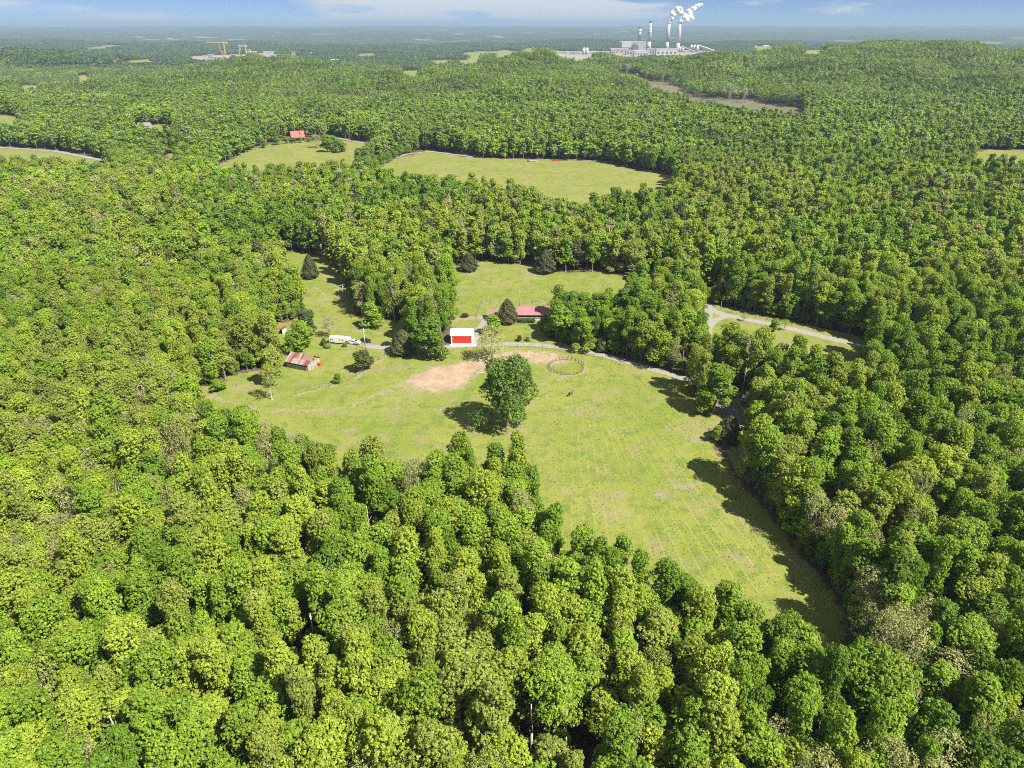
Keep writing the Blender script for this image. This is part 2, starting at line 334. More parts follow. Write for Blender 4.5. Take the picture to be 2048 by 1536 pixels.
def paint_main(x, y):
    x = x + vnoise(x, y, 5, 11) * 1.3; y = y + vnoise(x, y, 4, 12) * 1.6
    r = np.maximum(np.where(inside(RING, x, y), 1, -1) * pdist(RING, x, y, True) / 4.5, np.where(inside(SAND, x, y), 1, -1) * pdist(SAND, x, y, True) / 5) * .5 + .47
    g = np.zeros(x.shape)
    for l, w in TAN_L: g = np.maximum(g, 1 - .5 * pdist(l, x, y) / w)
    for px, py, rad in TAN_B:
        c = G(px, py)[:2]; g = np.maximum(g, .66 - .4 * np.hypot(x - c[0], (y - c[1]) * .8) / rad)
    g = np.maximum(g, 1 - .5 * np.abs(np.hypot(x - PEN[0], y - PEN[1]) - PEN_R - .6) / .8)
    g = np.maximum(g, .9 - .5 * np.maximum(0, .5 * (1.5 - r * 3)))* (g > 0)
    g = np.where(r > 0, np.maximum(g, .5 + .9 * (r - .25)), g)
    bl = np.zeros(x.shape)
    for l, w in YEL_L: bl = np.maximum(bl, .62 - .4 * pdist(l, x, y) / w)
    return np.stack([r, g, bl], -1)
zero = lambda x, y: np.zeros((len(x), 3))
sheet('pasture', [P_MAIN], 1.1, MP, .0, 'green mown pasture with worn paths and a dirt riding ring around the homestead', paint_main)
sheet('roadside_lawn', [P_LAWN], 1.5, MF, .0, 'small green lawn inside the bend of the gravel road', zero)
sheet('pad_verge', [poly_px([(1388, 778), (1432, 772), (1472, 792), (1512, 850), (1524, 920), (1500, 965), (1450, 905), (1418, 852)])], 1.5, MF, .014, 'grass verge around the faded parking pad', zero)
sheet('hay_field', [P_HAY], 3, MFF, .0, 'pale green hay field with parked farm implements at its far edge')
sheet('cabin_field', [P_CAB], 3, MFF, .0, 'grassy slope below the red-roofed cabin')
sheet('roadside_field', [P_LFT], 4, MFF, .0, 'green field beside the long pale country road')
sheet('meadow_patch', [P_SML, P_LF2, P_RGT, P_YEL], 4, MFF, .0, 'small green meadow openings between far woods')
sheet('cut_strip', [P_CUT], 6, MBRUSH, .5, 'brushy brown power line clearing running through the woods')
sheet('plant_yard', [P_PLT], 20, MCLR, .6, 'pale bare ground around the power station')
sheet('construction_ground', [P_CON], 16, MCLR, .6, 'pale graded earth of the construction site')
sheet('valley_field', P_FAR, 14, MFF, .6, 'pale green fields scattered over the far valley')

# roads and drives
def ribbon(name, pts, w, mat, label, off=.03, px=True, edge=.0):
    c = line_px(pts) if px else np.array(pts)
    d = np.concatenate([[0], np.cumsum(np.hypot(*np.diff(c, axis=0).T))]); n = max(8, int(d[-1] / max(1.0, w * .5)))
    s = np.linspace(0, d[-1], n); x, y = np.interp(s, d, c[:, 0]), np.interp(s, d, c[:, 1])
    for _ in range(6 if n > 20 else 1):
        x[1:-1] = (x[:-2] + x[1:-1] * 2 + x[2:]) / 4; y[1:-1] = (y[:-2] + y[1:-1] * 2 + y[2:]) / 4
    tx, ty = np.gradient(x), np.gradient(y); l = np.hypot(tx, ty); nx_, ny_ = -ty / l, tx / l
    r = np.random.default_rng(len(name)); wl = w / 2 * (1 + r.uniform(-.1, .1, n)); wr = w / 2 * (1 + r.uniform(-.1, .1, n))
    rows = [np.stack([x + nx_ * k, y + ny_ * k], -1) for k in (wl, wl * 0, -wr)]
    v = np.concatenate(rows); v = np.concatenate([v, (terr(v[:, 0], v[:, 1]) + off)[:, None]], 1)
    q = [(a * n + i, a * n + i + 1, (a + 1) * n + i + 1, (a + 1) * n + i) for a in range(2) for i in range(n - 1)]
    me = np_mesh(name, v, np.array(q)[:, ::-1], [mat]); return tag(link(name, me), label, 'road', kind='structure')
DRIVE = [(728, 692), (760, 695), (790, 697), (850, 696), (905, 693), (960, 689), (1010, 688), (1060, 689), (1120, 694), (1180, 704), (1250, 722), (1310, 740), (1372, 758), (1420, 768), (1450, 800)]
ROAD = [(1410, 598), (1416, 618), (1440, 628), (1500, 641), (1560, 652), (1620, 667), (1706, 688), (1800, 712), (1900, 740), (2060, 790)]
SPUR = [(1417, 612), (1414, 640), (1414, 680), (1416, 720), (1424, 770), (1446, 800)]
WYE = [(1456, 631), (1430, 640), (1417, 655)]
LANE = [(1446, 800), (1455, 830), (1478, 870), (1505, 905), (1610, 1010), (1715, 1125), (1840, 1262), (1940, 1390), (2040, 1530), (2100, 1620)]
ROAD_B = [(1410, 598), (1385, 575), (1340, 560), (1300, 545)]
ribbon('driveway', DRIVE, 3.6, MGR, 'pale gravel driveway curving past the white garage')
ribbon('country_road', ROAD, 4.6, MGR, 'pale gravel road bending away beside the roadside lawn', .034)
ribbon('road_spur', SPUR, 4.2, MGR, 'gravel spur dropping from the road bend to the parking pad', .038)
ribbon('road_wye', WYE, 3.4, MGR, 'short gravel fork cutting the corner of the road bend', .042)
ribbon('wood_lane', LANE, 3.8, MAS, 'grey lane running along the woods beside the pasture', .026)
ribbon('house_drive', [(948, 690), (956, 668), (966, 650), (978, 636), (960, 634)], 4.0, MGR, 'white gravel drive from the garage up to the house', .046)
ribbon('field_road', [(-60, 292), (0, 295), (110, 302), (215, 323), (250, 333)], 6.5, MGR, 'long pale road along the green roadside field', .2)
ribbon('field_road_bend', [(285, 336), (300, 345), (285, 352), (270, 356)], 5, MGR, 'short bend of pale road showing between tree crowns', .2)
ribbon('cabin_road', [(630, 272), (660, 273), (720, 285), (800, 298)], 5, MGR, 'pale track leading from the red-roofed cabin', .2)
ribbon('hay_field_track', [(735, 346), (770, 326), (810, 309), (860, 303), (945, 314)], 4.5, MGR, 'pale track around the top of the hay field', .2)
ribbon('implement_track', [(1090, 319), (1160, 320), (1240, 325)], 4, MGR, 'pale track behind the parked farm implements', .2)
ribbon('hay_field_path', [(866, 354), (890, 350), (915, 345)], 2.0, MGR, 'faint bare path across the hay field', .1)
pad = poly_px([(1432, 792), (1462, 790), (1474, 818), (1492, 842), (1504, 866), (1482, 872), (1455, 850), (1436, 828)])
def flat_poly(name, poly, mat, z, label):
    me = bpy.data.meshes.new(name); me.from_pydata([(x, y, z) for x, y in poly], [], [tuple(range(len(poly)))[::-1]]); me.materials.append(mat)
    return tag(link(name, me), label, 'ground', kind='structure')
flat_poly('parking_pad', pad, MAS, .05, 'faded asphalt parking pad beside the wood lane')
flat_poly('gravel_pile_ground', poly_px([(1468, 880), (1500, 882), (1512, 905), (1490, 915), (1476, 900)]), MGR, .055, 'pale bare gravel patch between trees by the lane')
ROADS = [(line_px(p), w) for p, w in ((DRIVE, 3.2), (ROAD, 6.5), (SPUR, 4.2), (WYE, 4), (LANE, 1.7))]
ROADS_FAR = [(line_px(p), 7) for p in ([(-60, 292), (0, 295), (110, 302), (215, 323)], [(630, 272), (660, 273), (720, 285), (800, 298)], [(735, 346), (770, 326), (810, 309), (860, 303), (945, 314)])]

# ------------------------------------------------------------------ trees
def unit(a): return a / (np.linalg.norm(a, axis=-1, keepdims=True) + 1e-9)
def quads_from(c, nrm, size, r, asp=.75):
    n = len(c); h = r.normal(size=(n, 3)); tt = unit(np.cross(nrm, h)); bb = np.cross(nrm, tt)
    a = size[:, None]; v = np.stack([c + tt * a, c + bb * a * asp, c - tt * a, c - bb * a * asp], 1).reshape(-1, 3)
    return v, np.arange(n * 4).reshape(n, 4)
def lobes_of(r, H, R, zb, nl, dm=.80, sm=.20):
    zc = zb + (H - zb) * .52; ls = [(np.array([0, 0, zc + (H - zb) * .05]), np.array([R * .56, R * .56, (H - zb) * .43]))]
    for k in range(nl):
        a = 6.283 * (k / nl) * (1 if nl < 7 else 1.9) + r.uniform(-.5, .5); d = R * r.uniform(.34, dm); f_ = r.uniform(.10, .86); d *= 1.12 - .5 * f_; hz = zb + (H - zb) * f_
        s = R * r.uniform(sm, .42); ls.append((np.array([math.cos(a) * d, math.sin(a) * d, hz]), np.array([s, s, s * r.uniform(.75, 1.05)])))
    for k in range(3):
        a = r.uniform(0, 6.283); d = R * r.uniform(.1, .35); s = R * r.uniform(.28, .42)
        ls.append((np.array([math.cos(a) * d, math.sin(a) * d, H - s * r.uniform(.7, 1.2)]), np.array([s, s, s])))
    return ls
def crown_arrays(seed, H, R, zb, nl=8, ncl=260, lpc=26, leaf=.34, rc=.62, fill=.12, dm=.80, sm=.20):
    r = np.random.default_rng(seed); ls = lobes_of(r, H, R, zb, nl, dm, sm)
    C = np.array([l[0] for l in ls]); S = np.array([l[1] for l in ls])
    wt = (S[:, 0] * S[:, 2]); wt = wt / wt.sum()
    cen, out = [], []
    tries = 0
    while len(cen) < ncl and tries < ncl * 12:
        tries += 1
        k = r.choice(len(ls), p=wt); d = r.normal(size=3); d[2] = d[2] * .8 + .35; d = d / np.linalg.norm(d)
        p = C[k] + d * S[k] * r.uniform(.74, 1.08)
        e = (((p - C) / S) ** 2).sum(1); e[k] = 9
        if e.min() < .42: continue
        cen.append(p); out.append(d)
    cen = np.array(cen); out = np.array(out); n = len(cen)
    cr = rc * r.uniform(.65, 1.35, n); cv = r.normal(1, .14, n)
    d = unit(r.normal(size=(n, lpc, 3)) + np.array([0, 0, .25])); u = r.uniform(.55, 1.0, (n, lpc, 1))
    pts = cen[:, None] + d * u * cr[:, None, None] * np.array([1, 1, .8])
    nrm = unit(d * .75 + out[:, None] * .45 + np.array([0, 0, .35]) + r.normal(size=(n, lpc, 3)) * .36)
    pts = pts.reshape(-1, 3); nrm = nrm.reshape(-1, 3)
    size = leaf * r.uniform(.65, 1.3, len(pts)); lv = np.repeat(cv, lpc) * r.normal(1, .13, len(pts)); hv = np.clip(np.repeat(r.normal(.0, .16, n), lpc) + r.normal(0, .08, len(pts)), 0, .7)
    if fill > 0:
        m = int(len(pts) * fill); k = r.choice(len(ls), m, p=wt); dd = unit(r.normal(size=(m, 3)))
        fp = C[k] + dd * S[k] * r.uniform(.3, .8, (m, 1)); fn = unit(dd + r.normal(size=(m, 3)) * .5)
        pts = np.concatenate([pts, fp]); nrm = np.concatenate([nrm, fn]); size = np.concatenate([size, leaf * 1.9 * r.uniform(.8, 1.2, m)])
        lv = np.concatenate([lv, r.normal(.95, .1, m)]); hv = np.concatenate([hv, np.zeros(m)])
    v, q = quads_from(pts, nrm, size, r)
    return v, q, np.clip(lv, .5, 1.6), hv, ls
def tube_np(p0, p1, r0, r1, n=6):
    p0, p1 = np.array(p0, float), np.array(p1, float); d = unit(p1 - p0); h = np.array([1, 0, 0]) if abs(d[0]) < .7 else np.array([0, 1, 0])
    a = unit(np.cross(d, h)); c = np.cross(d, a); an = np.arange(n) * 2 * math.pi / n
    ring = a * np.cos(an)[:, None] + c * np.sin(an)[:, None]
    return np.concatenate([p0 + ring * r0, p1 + ring * r1]), np.array([(i, (i + 1) % n, (i + 1) % n + n, i + n) for i in range(n)])
def trunk_arrays(seed, H, ls, r0=.34, limbs=7, twigs=0, n=6):
    r = np.random.default_rng(seed + 50); vs, qs, k = [], [], 0
    def put(*a):
        nonlocal k
        v, q = tube_np(*a); vs.append(v); qs.append(q + k); k += len(v)
    top = H * .86; pts = [np.array([0, 0, -.3])]; m = 5
    for i in range(1, m + 1): pts.append(np.array([r.normal(0, .12 * i), r.normal(0, .12 * i), top * i / m]))
    put(pts[0], pts[0] + [0, 0, .9], r0 * 1.7, r0 * 1.05, n)
    rad = [r0 * (1 - .82 * i / m) for i in range(m + 1)]
    for i in range(m): put(pts[i], pts[i + 1], rad[i], rad[i + 1], n)
    for c, s in ls[1:1 + limbs]:
        f = np.clip((c[2] / H - .22) / .8, .3, .85) * m * .86; i = int(f); b0 = pts[i] + (pts[i + 1] - pts[i]) * (f - i)
        mid = (b0 + c) / 2 + np.array([0, 0, .5]); rr = max(.06, rad[i] * .5)
        put(b0, mid, rr, rr * .65, 5); put(mid, c, rr * .65, rr * .3, 5)
        for _ in range(twigs):
            e = c + unit(r.normal(size=3) + [0, 0, .4]) * s * r.uniform(.7, 1.0); put((mid + c) / 2 + (c - mid) * r.uniform(-.3, .5), e, rr * .3, .025, 4)
    return np.concatenate(vs), np.concatenate(qs)
def cedar_arrays(seed, H, R, n=5200, leaf=.24):
    r = np.random.default_rng(seed); h = r.beta(1.1, 1.5, n); a = r.uniform(0, 6.283, n)
    prof = np.minimum(1, (1 - h) ** .62 * 1.12) * (.72 + .28 * ss(0, .18, h))
    lob = 1 + .13 * np.sin(a * 3 + seed) * np.cos(h * 9) + .1 * np.sin(a * 7 + h * 21)
    rad = R * prof * lob * r.uniform(.72, 1.03, n)
    p = np.stack([np.cos(a) * rad, np.sin(a) * rad, .5 + h * (H - .5)], -1)
    nr = unit(np.stack([np.cos(a), np.sin(a), np.full(n, .7)], -1) + r.normal(size=(n, 3)) * .5)
    v, q = quads_from(p, nr, leaf * r.uniform(.6, 1.3, n), r, .6)
    return v, q, np.clip(r.normal(1, .2, n), .5, 1.6), np.clip(r.normal(0, .1, n), 0, .5), [(np.array([0, 0, H * .5]), np.array([R, R, H * .5]))]
NEAR = [(18, 5.2, 2.6), (20, 4.4, 3.0), (22, 3.9, 3.2), (16.5, 4.9, 2), (19, 6.0, 3), (21, 4.4, 3.6), (17.5, 4.1, 2.4), (20, 5.5, 3.0)]
near_c, near_t, near_j = [], [], []
def joined(name, cv, cq, lv, hv, tv, tq, bk=None):
    v = np.concatenate([cv, tv]); q = np.concatenate([cq, tq + len(cv)]); z = np.zeros(len(tq))
    return np_mesh(name, v, q, [leafm, bk or bark], np.concatenate([np.zeros(len(cq)), np.ones(len(tq))]), {'lv': np.concatenate([lv, z + 1]), 'hv': np.concatenate([hv, z])})
for k, (h, rad, zb) in enumerate(NEAR):
    v, q, lv, hv, ls = crown_arrays(k, h, rad, zb, 15 + k % 5, 1100, 14, .16, .31, .09)
    tv, tq = trunk_arrays(k, h, ls)
    near_c.append(np_mesh('crown', v, q, [leafm], None, {'lv': lv, 'hv': hv})); near_t.append(np_mesh('trunk', tv, tq, [palebark if k % 3 == 0 else bark]))
    near_j.append(joined('near_tree', v, q, lv, hv, tv, tq))
SPARSE = [(17, 5.0, 5), (19, 4.6, 6)]
sp_c, sp_t = [], []
for k, (h, rad, zb) in enumerate(SPARSE):                 # thin crowns just coming into leaf
    v, q, lv, hv, ls = crown_arrays(30 + k, h, rad, zb, 13, 330, 8, .16, .6, .02)
    tv, tq = trunk_arrays(30 + k, h, ls, .3, 13, 5)
    sp_c.append(np_mesh('crown', v, q, [leafm], None, {'lv': lv, 'hv': hv})); sp_t.append(np_mesh('trunk', tv, tq, [palebark]))
    near_j.append(joined('thin_tree', v, q, lv, hv, tv, tq, palebark))
LOWP = [(16, 6.0, .8), (18, 5.6, 1.0), (15, 6.2, .7)]; low_c, low_t = [], []
for k, (h, rad, zb) in enumerate(LOWP):                   # open-grown trees, leafy almost to the ground
    v, q, lv, hv, ls = crown_arrays(40 + k, h, rad, zb, 14, 800, 18, .235, .5, .08)
    tv, tq = trunk_arrays(40 + k, h, ls, .4); low_c.append(np_mesh('crown', v, q, [leafm], None, {'lv': lv, 'hv': hv})); low_t.append(np_mesh('trunk', tv, tq, [bark]))
v, q, lv, hv, ls = crown_arrays(47, 27.5, 11.8, 1.6, 22, 2200, 15, .25, .62, .03, .74, .22); lone_c = np_mesh('crown', v, q, [leafm], None, {'lv': lv, 'hv': hv})
tv, tq = trunk_arrays(47, 27.5, ls, .75, 12); lone_t = np_mesh('trunk', tv, tq, [bark])
v, q, lv, hv, ls = cedar_arrays(4, 11, 3.6); tv, tq = tube_np((0, 0, -.3), (0, 0, 9), .25, .05)
ced_c = np_mesh('crown', v, q, [leafm], None, {'lv': lv, 'hv': hv}); ced_t = np_mesh('trunk', tv, tq, [bark])
near_j.append(joined('cedar', v, q, lv, hv, tv, tq))      # index 10
mid_j = []
for k, (h, rad, zb) in enumerate(NEAR[:6]):
    v, q, lv, hv, ls = crown_arrays(60 + k, h, rad, zb, 13, 400, 8, .33, .46, .11); tv, tq = trunk_arrays(60 + k, h, ls, .34, 0, 0, 5)
    mid_j.append(joined('mid_tree', v, q, lv, hv, tv, tq))
far_j = []
for k, (h, rad, zb) in enumerate(NEAR[:5]):
    v, q, lv, hv, ls = crown_arrays(80 + k, h, rad, zb * .8, 10, 150, 4, .7, .7, .1); tv, tq = tube_np((0, 0, -.5), (0, 0, h * .6), .3, .2, 4)
    far_j.append(joined('far_tree', v, q, lv, hv, tv, tq))
def patch(seed, size, ntree, nq, leaf, lv_shade):
    r = np.random.default_rng(seed); V, Q, LV, HV, k = [], [], [], [], 0; m = int(round(math.sqrt(ntree)))
    for a in range(m):
        for b_ in range(m):
            c = np.array([(a + .5) / m - .5 + r.uniform(-.3, .3) / m, (b_ + .5) / m - .5 + r.uniform(-.3, .3) / m, 0]) * size
            h = r.uniform(13, 21); rad = r.uniform(.5, .78) * size / m
            d = r.normal(size=(nq, 3)); d[:, 2] = np.abs(d[:, 2]) * .9 - .12; d = unit(d); rr = r.uniform(.75, 1.08, (nq, 1))
            p = c + d * rr * np.array([rad, rad, h * .45]) + np.array([0, 0, h * .58])
            v, q = quads_from(p, unit(d + r.normal(size=(nq, 3)) * .35), leaf * r.uniform(.6, 1.25, nq), r, .85)
            V.append(v); Q.append(q + k); k += len(v); LV.append(np.full(nq, r.normal(lv_shade, .2 * lv_shade)) * r.normal(1, .1, nq)); HV.append(np.full(nq, max(0, r.normal(-.05, .18))))
    return np_mesh('tree_patch', np.concatenate(V), np.concatenate(Q), [leafm], None, {'lv': np.clip(np.concatenate(LV), .3, 1.6), 'hv': np.clip(np.concatenate(HV), 0, .7)})
pat_j = [patch(s, 34, 16, 60, 1.35, .70) for s in (1, 2, 3, 4)]  # lowered leaf tone carries the self-shading these coarse crowns lack
big_j = [patch(s, 84, 64, 16, 3.3, .5) for s in (5, 6, 7)]  # darker still: shade and haze grey put into the valley leaves
PROTO = near_j + mid_j + far_j + pat_j + big_j
I_MID, I_FAR, I_PAT, I_BIG = len(near_j), len(near_j) + 6, len(near_j) + 11, len(near_j) + 15

TINTS = {'yellow-green': (.33, .415, .045), 'fresh green': (.255, .375, .034), 'mid green': (.20, .325, .027), 'deep green': (.14, .25, .022), 'olive': (.295, .355, .06), 'pale tan-green': (.35, .36, .14), 'cedar': (.12, .14, .045)}
TN = list(TINTS)
CLEAR = [P_MAIN, P_LAWN, P_HAY, P_CAB, P_LFT, P_SML, P_LF2, P_RGT, P_YEL, P_CUT, P_PLT, P_CON] + P_FAR
KEEP = []                                    # keep-clear discs (x, y, r), near buildings and other things in the woods
for px, py, r in ((378, 548, 9), (290, 258, 14), (440, 372, 14), (597, 278, 22), (545, 280, 12), (985, 632, 7), (1070, 625, 16), (555, 664, 7), (556, 682, 6), (548, 692, 7), (545, 708, 5), (378, 566, 9), (378, 588, 7), (775, 688, 7), (925, 680, 12), (1488, 797, 5), (1515, 872, 6), (1000, 718, 3), (1450, 812, 8.5), (1456, 835, 9), (1470, 866, 8.5), (1482, 900, 7.5), (1474, 930, 6.5), (2015, 1505, 4.5), (1985, 1460, 3.5), (1850, 1500, 3.5), (1832, 1268, 4), (1690, 1120, 3.5)):
    c = G(px, py); KEEP.append((c[0], c[1], r))
SNAGS = ((124, 1395, 15, .8, 'pale dead trunk rising through olive crowns in the woods'), (352, 1306, 14, .2, 'pale dead trunk in a dark gap between crowns'), (640, 1342, 16, .1, 'pale bare trunk beside the dark slot in the woods'), (272, 1536, 15, 1.0, 'leaning pale trunk among yellow-green crowns'), (1062, 1520, 15, -.2, 'slim pale trunk between fresh green crowns'), (742, 1100, 14, .3, 'pale trunk near the pasture-facing tree line'), (1132, 1510, 14, .3, 'second slim pale trunk between fresh green crowns'))
for q in SNAGS: c = G(q[0], q[1]); KEEP.append((c[0], c[1] - 2.5, 4.3))
def field_ok(x, y, near):
    ok = np.ones(x.shape, bool)
    for p in CLEAR:
        lo, hi = p.min(0) - 10, p.max(0) + 10; s = (x > lo[0]) & (x < hi[0]) & (y > lo[1]) & (y < hi[1])
        if s.any():
            xi, yi = x[s], y[s]; bad = inside(p, xi, yi)
            if near: bad |= pdist(p, xi, yi, True) < .6
            ok[np.nonzero(s)[0][bad]] = False
    for l, w in (ROADS if near else ROADS_FAR): ok &= pdist(l, x, y) > w
    for cx, cyy, r in KEEP: ok &= np.hypot(x - cx, y - cyy) > r
    return ok
def jgrid(y0, y1, s, xw=.80, jit=.36, pad=40):
    gy = np.arange(y0, y1, s * .88); P = []
    for n, yy in enumerate(gy):
        w = yy * xw + pad + max(0, 70 - yy * .15); gx = np.arange(-w, w, s) + (s / 2 if n % 2 else 0); P.append(np.stack([gx, np.full(len(gx), yy)], -1))
    P = np.concatenate(P); return P + rng.uniform(-jit, jit, P.shape) * s
def tint_idx(x, y, n):
    """species drift slowly over the land, with plenty of mixing"""
    a = vnoise(x, y, 45, 1) * .45 + vnoise(x, y, 160, 6) * .5 + rng.normal(.1, .4, n)
    idx = np.select([a < -.72, a < -.25, a < .22, a < .62], [3, 2, 1, 0], 4)
    tan = rng.uniform(0, 1, n) < .035 + .16 * np.clip(vnoise(x, y, 170, 2), 0, 1); idx = np.where(tan, 5, idx)
    return np.where(rng.uniform(0, 1, n) < .02, 6, idx)
trees = []                                   # rows: x, y, z, proto, rot, sxy, sz, tint idx
def add_zone(y0, y1, s, base, cnt, near, smin, smax):
    P = jgrid(y0, y1, s); ok = field_ok(P[:, 0], P[:, 1], near); P = P[ok]; n = len(P)
    ti = tint_idx(P[:, 0], P[:, 1], n); pr = base + rng.integers(0, cnt, n)
    if base == 0:
        pr = np.where(ti == 5, 8 + rng.integers(0, 2, n), pr); pr = np.where((ti == 4) & (rng.uniform(0, 1, n) < .15), 8, pr); pr = np.where(ti == 6, 10, pr)
    sx = rng.uniform(smin, smax, n); sz = rng.uniform(.76, 1.2, n)
    trees.append(np.stack([P[:, 0], P[:, 1], terr(P[:, 0], P[:, 1]), pr, rng.uniform(0, 6.283, n), sx, sz, ti], -1))
add_zone(48, 330, 5.4, 0, 8, True, .66, 1.18)
add_zone(330, 680, 6.4, I_MID, 6, True, .78, 1.22)
add_zone(680, 1250, 7.6, I_FAR, 5, False, .8, 1.6)
add_zone(1250, 2650, 29, I_PAT, 4, False, .95, 1.12)
add_zone(2650, 7200, 72, I_BIG, 3, False, .95, 1.15)
P = jgrid(60, 330, 2.9, .8, .4)                # undergrowth closing the wood edges
dmin = np.minimum(pdist(P_MAIN, P[:, 0], P[:, 1], True), pdist(P_LAWN, P[:, 0], P[:, 1], True)); dmin = np.minimum(dmin, pdist(ROADS[4][0], P[:, 0], P[:, 1]))
P = P[(dmin < 7.5) & (dmin > .2)]; P = P[field_ok(P[:, 0], P[:, 1], False)]; P = P[(pdist(ROADS[0][0], P[:, 0], P[:, 1]) > 2.6) & (pdist(ROADS[4][0], P[:, 0], P[:, 1]) > 1.9) & (pdist(ROADS[2][0], P[:, 0], P[:, 1]) > 3)]
n = len(P); sc_ = rng.uniform(.22, .45, n); trees.append(np.stack([P[:, 0], P[:, 1], np.zeros(n), rng.integers(0, 8, n), rng.uniform(0, 6.28, n), sc_ * 1.15, sc_, rng.choice([1, 2, 2, 3, 4], n)], -1))
trees = np.concatenate(trees)
grv = (trees[:, 0] > 14) & (trees[:, 0] < 82) & (trees[:, 1] > 236) & (trees[:, 1] < 330); trees[grv, 6] *= np.where(trees[grv, 0] < 46, .74, .9)
pt = trees[:, 3] >= I_PAT; trees[pt, 6] = rng.uniform(.85, 1.1, pt.sum())
# trees the photograph shows standing alone: base pixel, height, crown radius, tint, kind (d dense, s sparse, c cedar)
def loc_tree(px, py, h, rad, tint, kind, label, cat='tree', name=None, group=None, proto=None):
    p = G(px, py); pr = proto if proto is not None else {'d': int(rng.integers(0, 8)), 'l': int(rng.integers(0, 3)), 'L': 0, 's': int(rng.integers(0, 2)), 'c': 0}[kind]
    bh, br = {'d': NEAR[pr % 8][:2], 'l': LOWP[pr % 3][:2], 'L': (27.5, 11.8), 's': SPARSE[pr % 2][:2], 'c': (11, 3.6)}[kind]
    make_tree(name or {'d': 'broadleaf_tree', 'l': 'broadleaf_tree', 'L': 'broadleaf_tree', 's': 'thin_tree', 'c': 'cedar_tree'}[kind], kind, pr, p, rng.uniform(0, 6.28), rad / br, h / bh, TINTS[tint] if isinstance(tint, str) else tint, label, cat, group)
def make_tree(name, kind, pr, p, rot, sx, sz, tint, label, cat='tree', group=None):
    e = thing(name, label, cat, (p[0], p[1], p[2]), rot, group); e.scale = (sx, sx, sz)
    c, tk = {'d': lambda: (near_c[pr % 8], near_t[pr % 8]), 'l': lambda: (low_c[pr % 3], low_t[pr % 3]), 'L': lambda: (lone_c, lone_t), 's': lambda: (sp_c[pr % 2], sp_t[pr % 2]), 'c': lambda: (ced_c, ced_t)}[kind]()
    o = link('crown', c, e); v = rng.normal(1, .07); o['tint'] = [float(x) * v for x in tint]
    link('trunk', tk, e)
    return e

# the largest trees in view become trees of their own; the rest is the wood
tx, ty, tz = trees[:, 0], trees[:, 1], trees[:, 2]
PV = np.stack([tx, ty, tz + 14 - H0], -1); zc = PV @ FW; U = 1024 + F * PV[:, 0] / zc; V_ = 768 - F * (PV @ UP) / zc
br = np.array([n[1] for n in NEAR] + [n[1] for n in SPARSE] + [3.6])
app = np.where(trees[:, 3] < 11, br[np.clip(trees[:, 3].astype(int), 0, 10)] * trees[:, 5], 0) / np.maximum(zc, 1) * F
vis = (U > -20) & (U < 2068) & (V_ > 0) & (V_ < 1560) & (zc > 5) & (trees[:, 3] < 10)
order = np.argsort(-(np.where(vis, 1, 0) * app)); single = np.zeros(len(trees), bool); single[order[:236]] = True
lane_l = ROADS[4][0]
SHORT = dict(zip([q[4] for q in SNAGS], ('pale trunk among olive crowns', 'pale trunk in a dark gap', 'pale bare trunk at the dark slot', 'leaning pale trunk', 'slim pale trunk', 'pale trunk near the tree line', 'slim pale trunk')))
for i in np.nonzero(single)[0]:
    x, y, z, pr, rot, sx, sz, ti = trees[i]; pr = int(pr); tn = TN[int(ti)]
    dp = float(pdist(P_MAIN, np.array([x]), np.array([y]), True)[0]); dl = float(pdist(lane_l, np.array([x]), np.array([y]))[0])
    if dp < 8: where, g = 'on the edge of the mown pasture', 'trees along the pasture edge'
    elif x > 70 + (130 - y) * .12 and dl < 12: where, g = 'beside the grey lane through the woods', 'trees beside the wood lane'
    elif x > 78: where, g = 'in the woods across the lane from the pasture', 'trees across the lane'
    elif x < -34: where, g = 'in the closed woods facing the old barn', 'closed woods facing the barn'
    elif x > 22: where, g = 'in the woods by the narrow pasture end', 'closed woods by the narrow pasture end'
    else: where, g = 'in the woods facing the lone pasture tree', 'closed woods facing the lone tree'
    ds = [(float(np.hypot(x - G(q[0], q[1])[0], y - G(q[0], q[1])[1])), q[4]) for q in SNAGS]; dn = min(ds)
    if dn[0] < 9: where, g = 'beside the ' + SHORT[dn[1]], 'trees beside pale trunks'
    sparse = pr in (8, 9); big = 'broad' if sx > .98 else 'slender' if sx < .82 else 'rounded'
    lab = ('thin %s tree with pale limbs %s' % (tn, where)) if sparse else ('%s %s broadleaf tree %s' % (big, tn, where))
    make_tree('thin_tree' if sparse else 'broadleaf_tree', 's' if sparse else 'd', pr - 8 if sparse else pr, (x, y, z), rot, sx, sz, TINTS[tn], lab, 'tree', g)

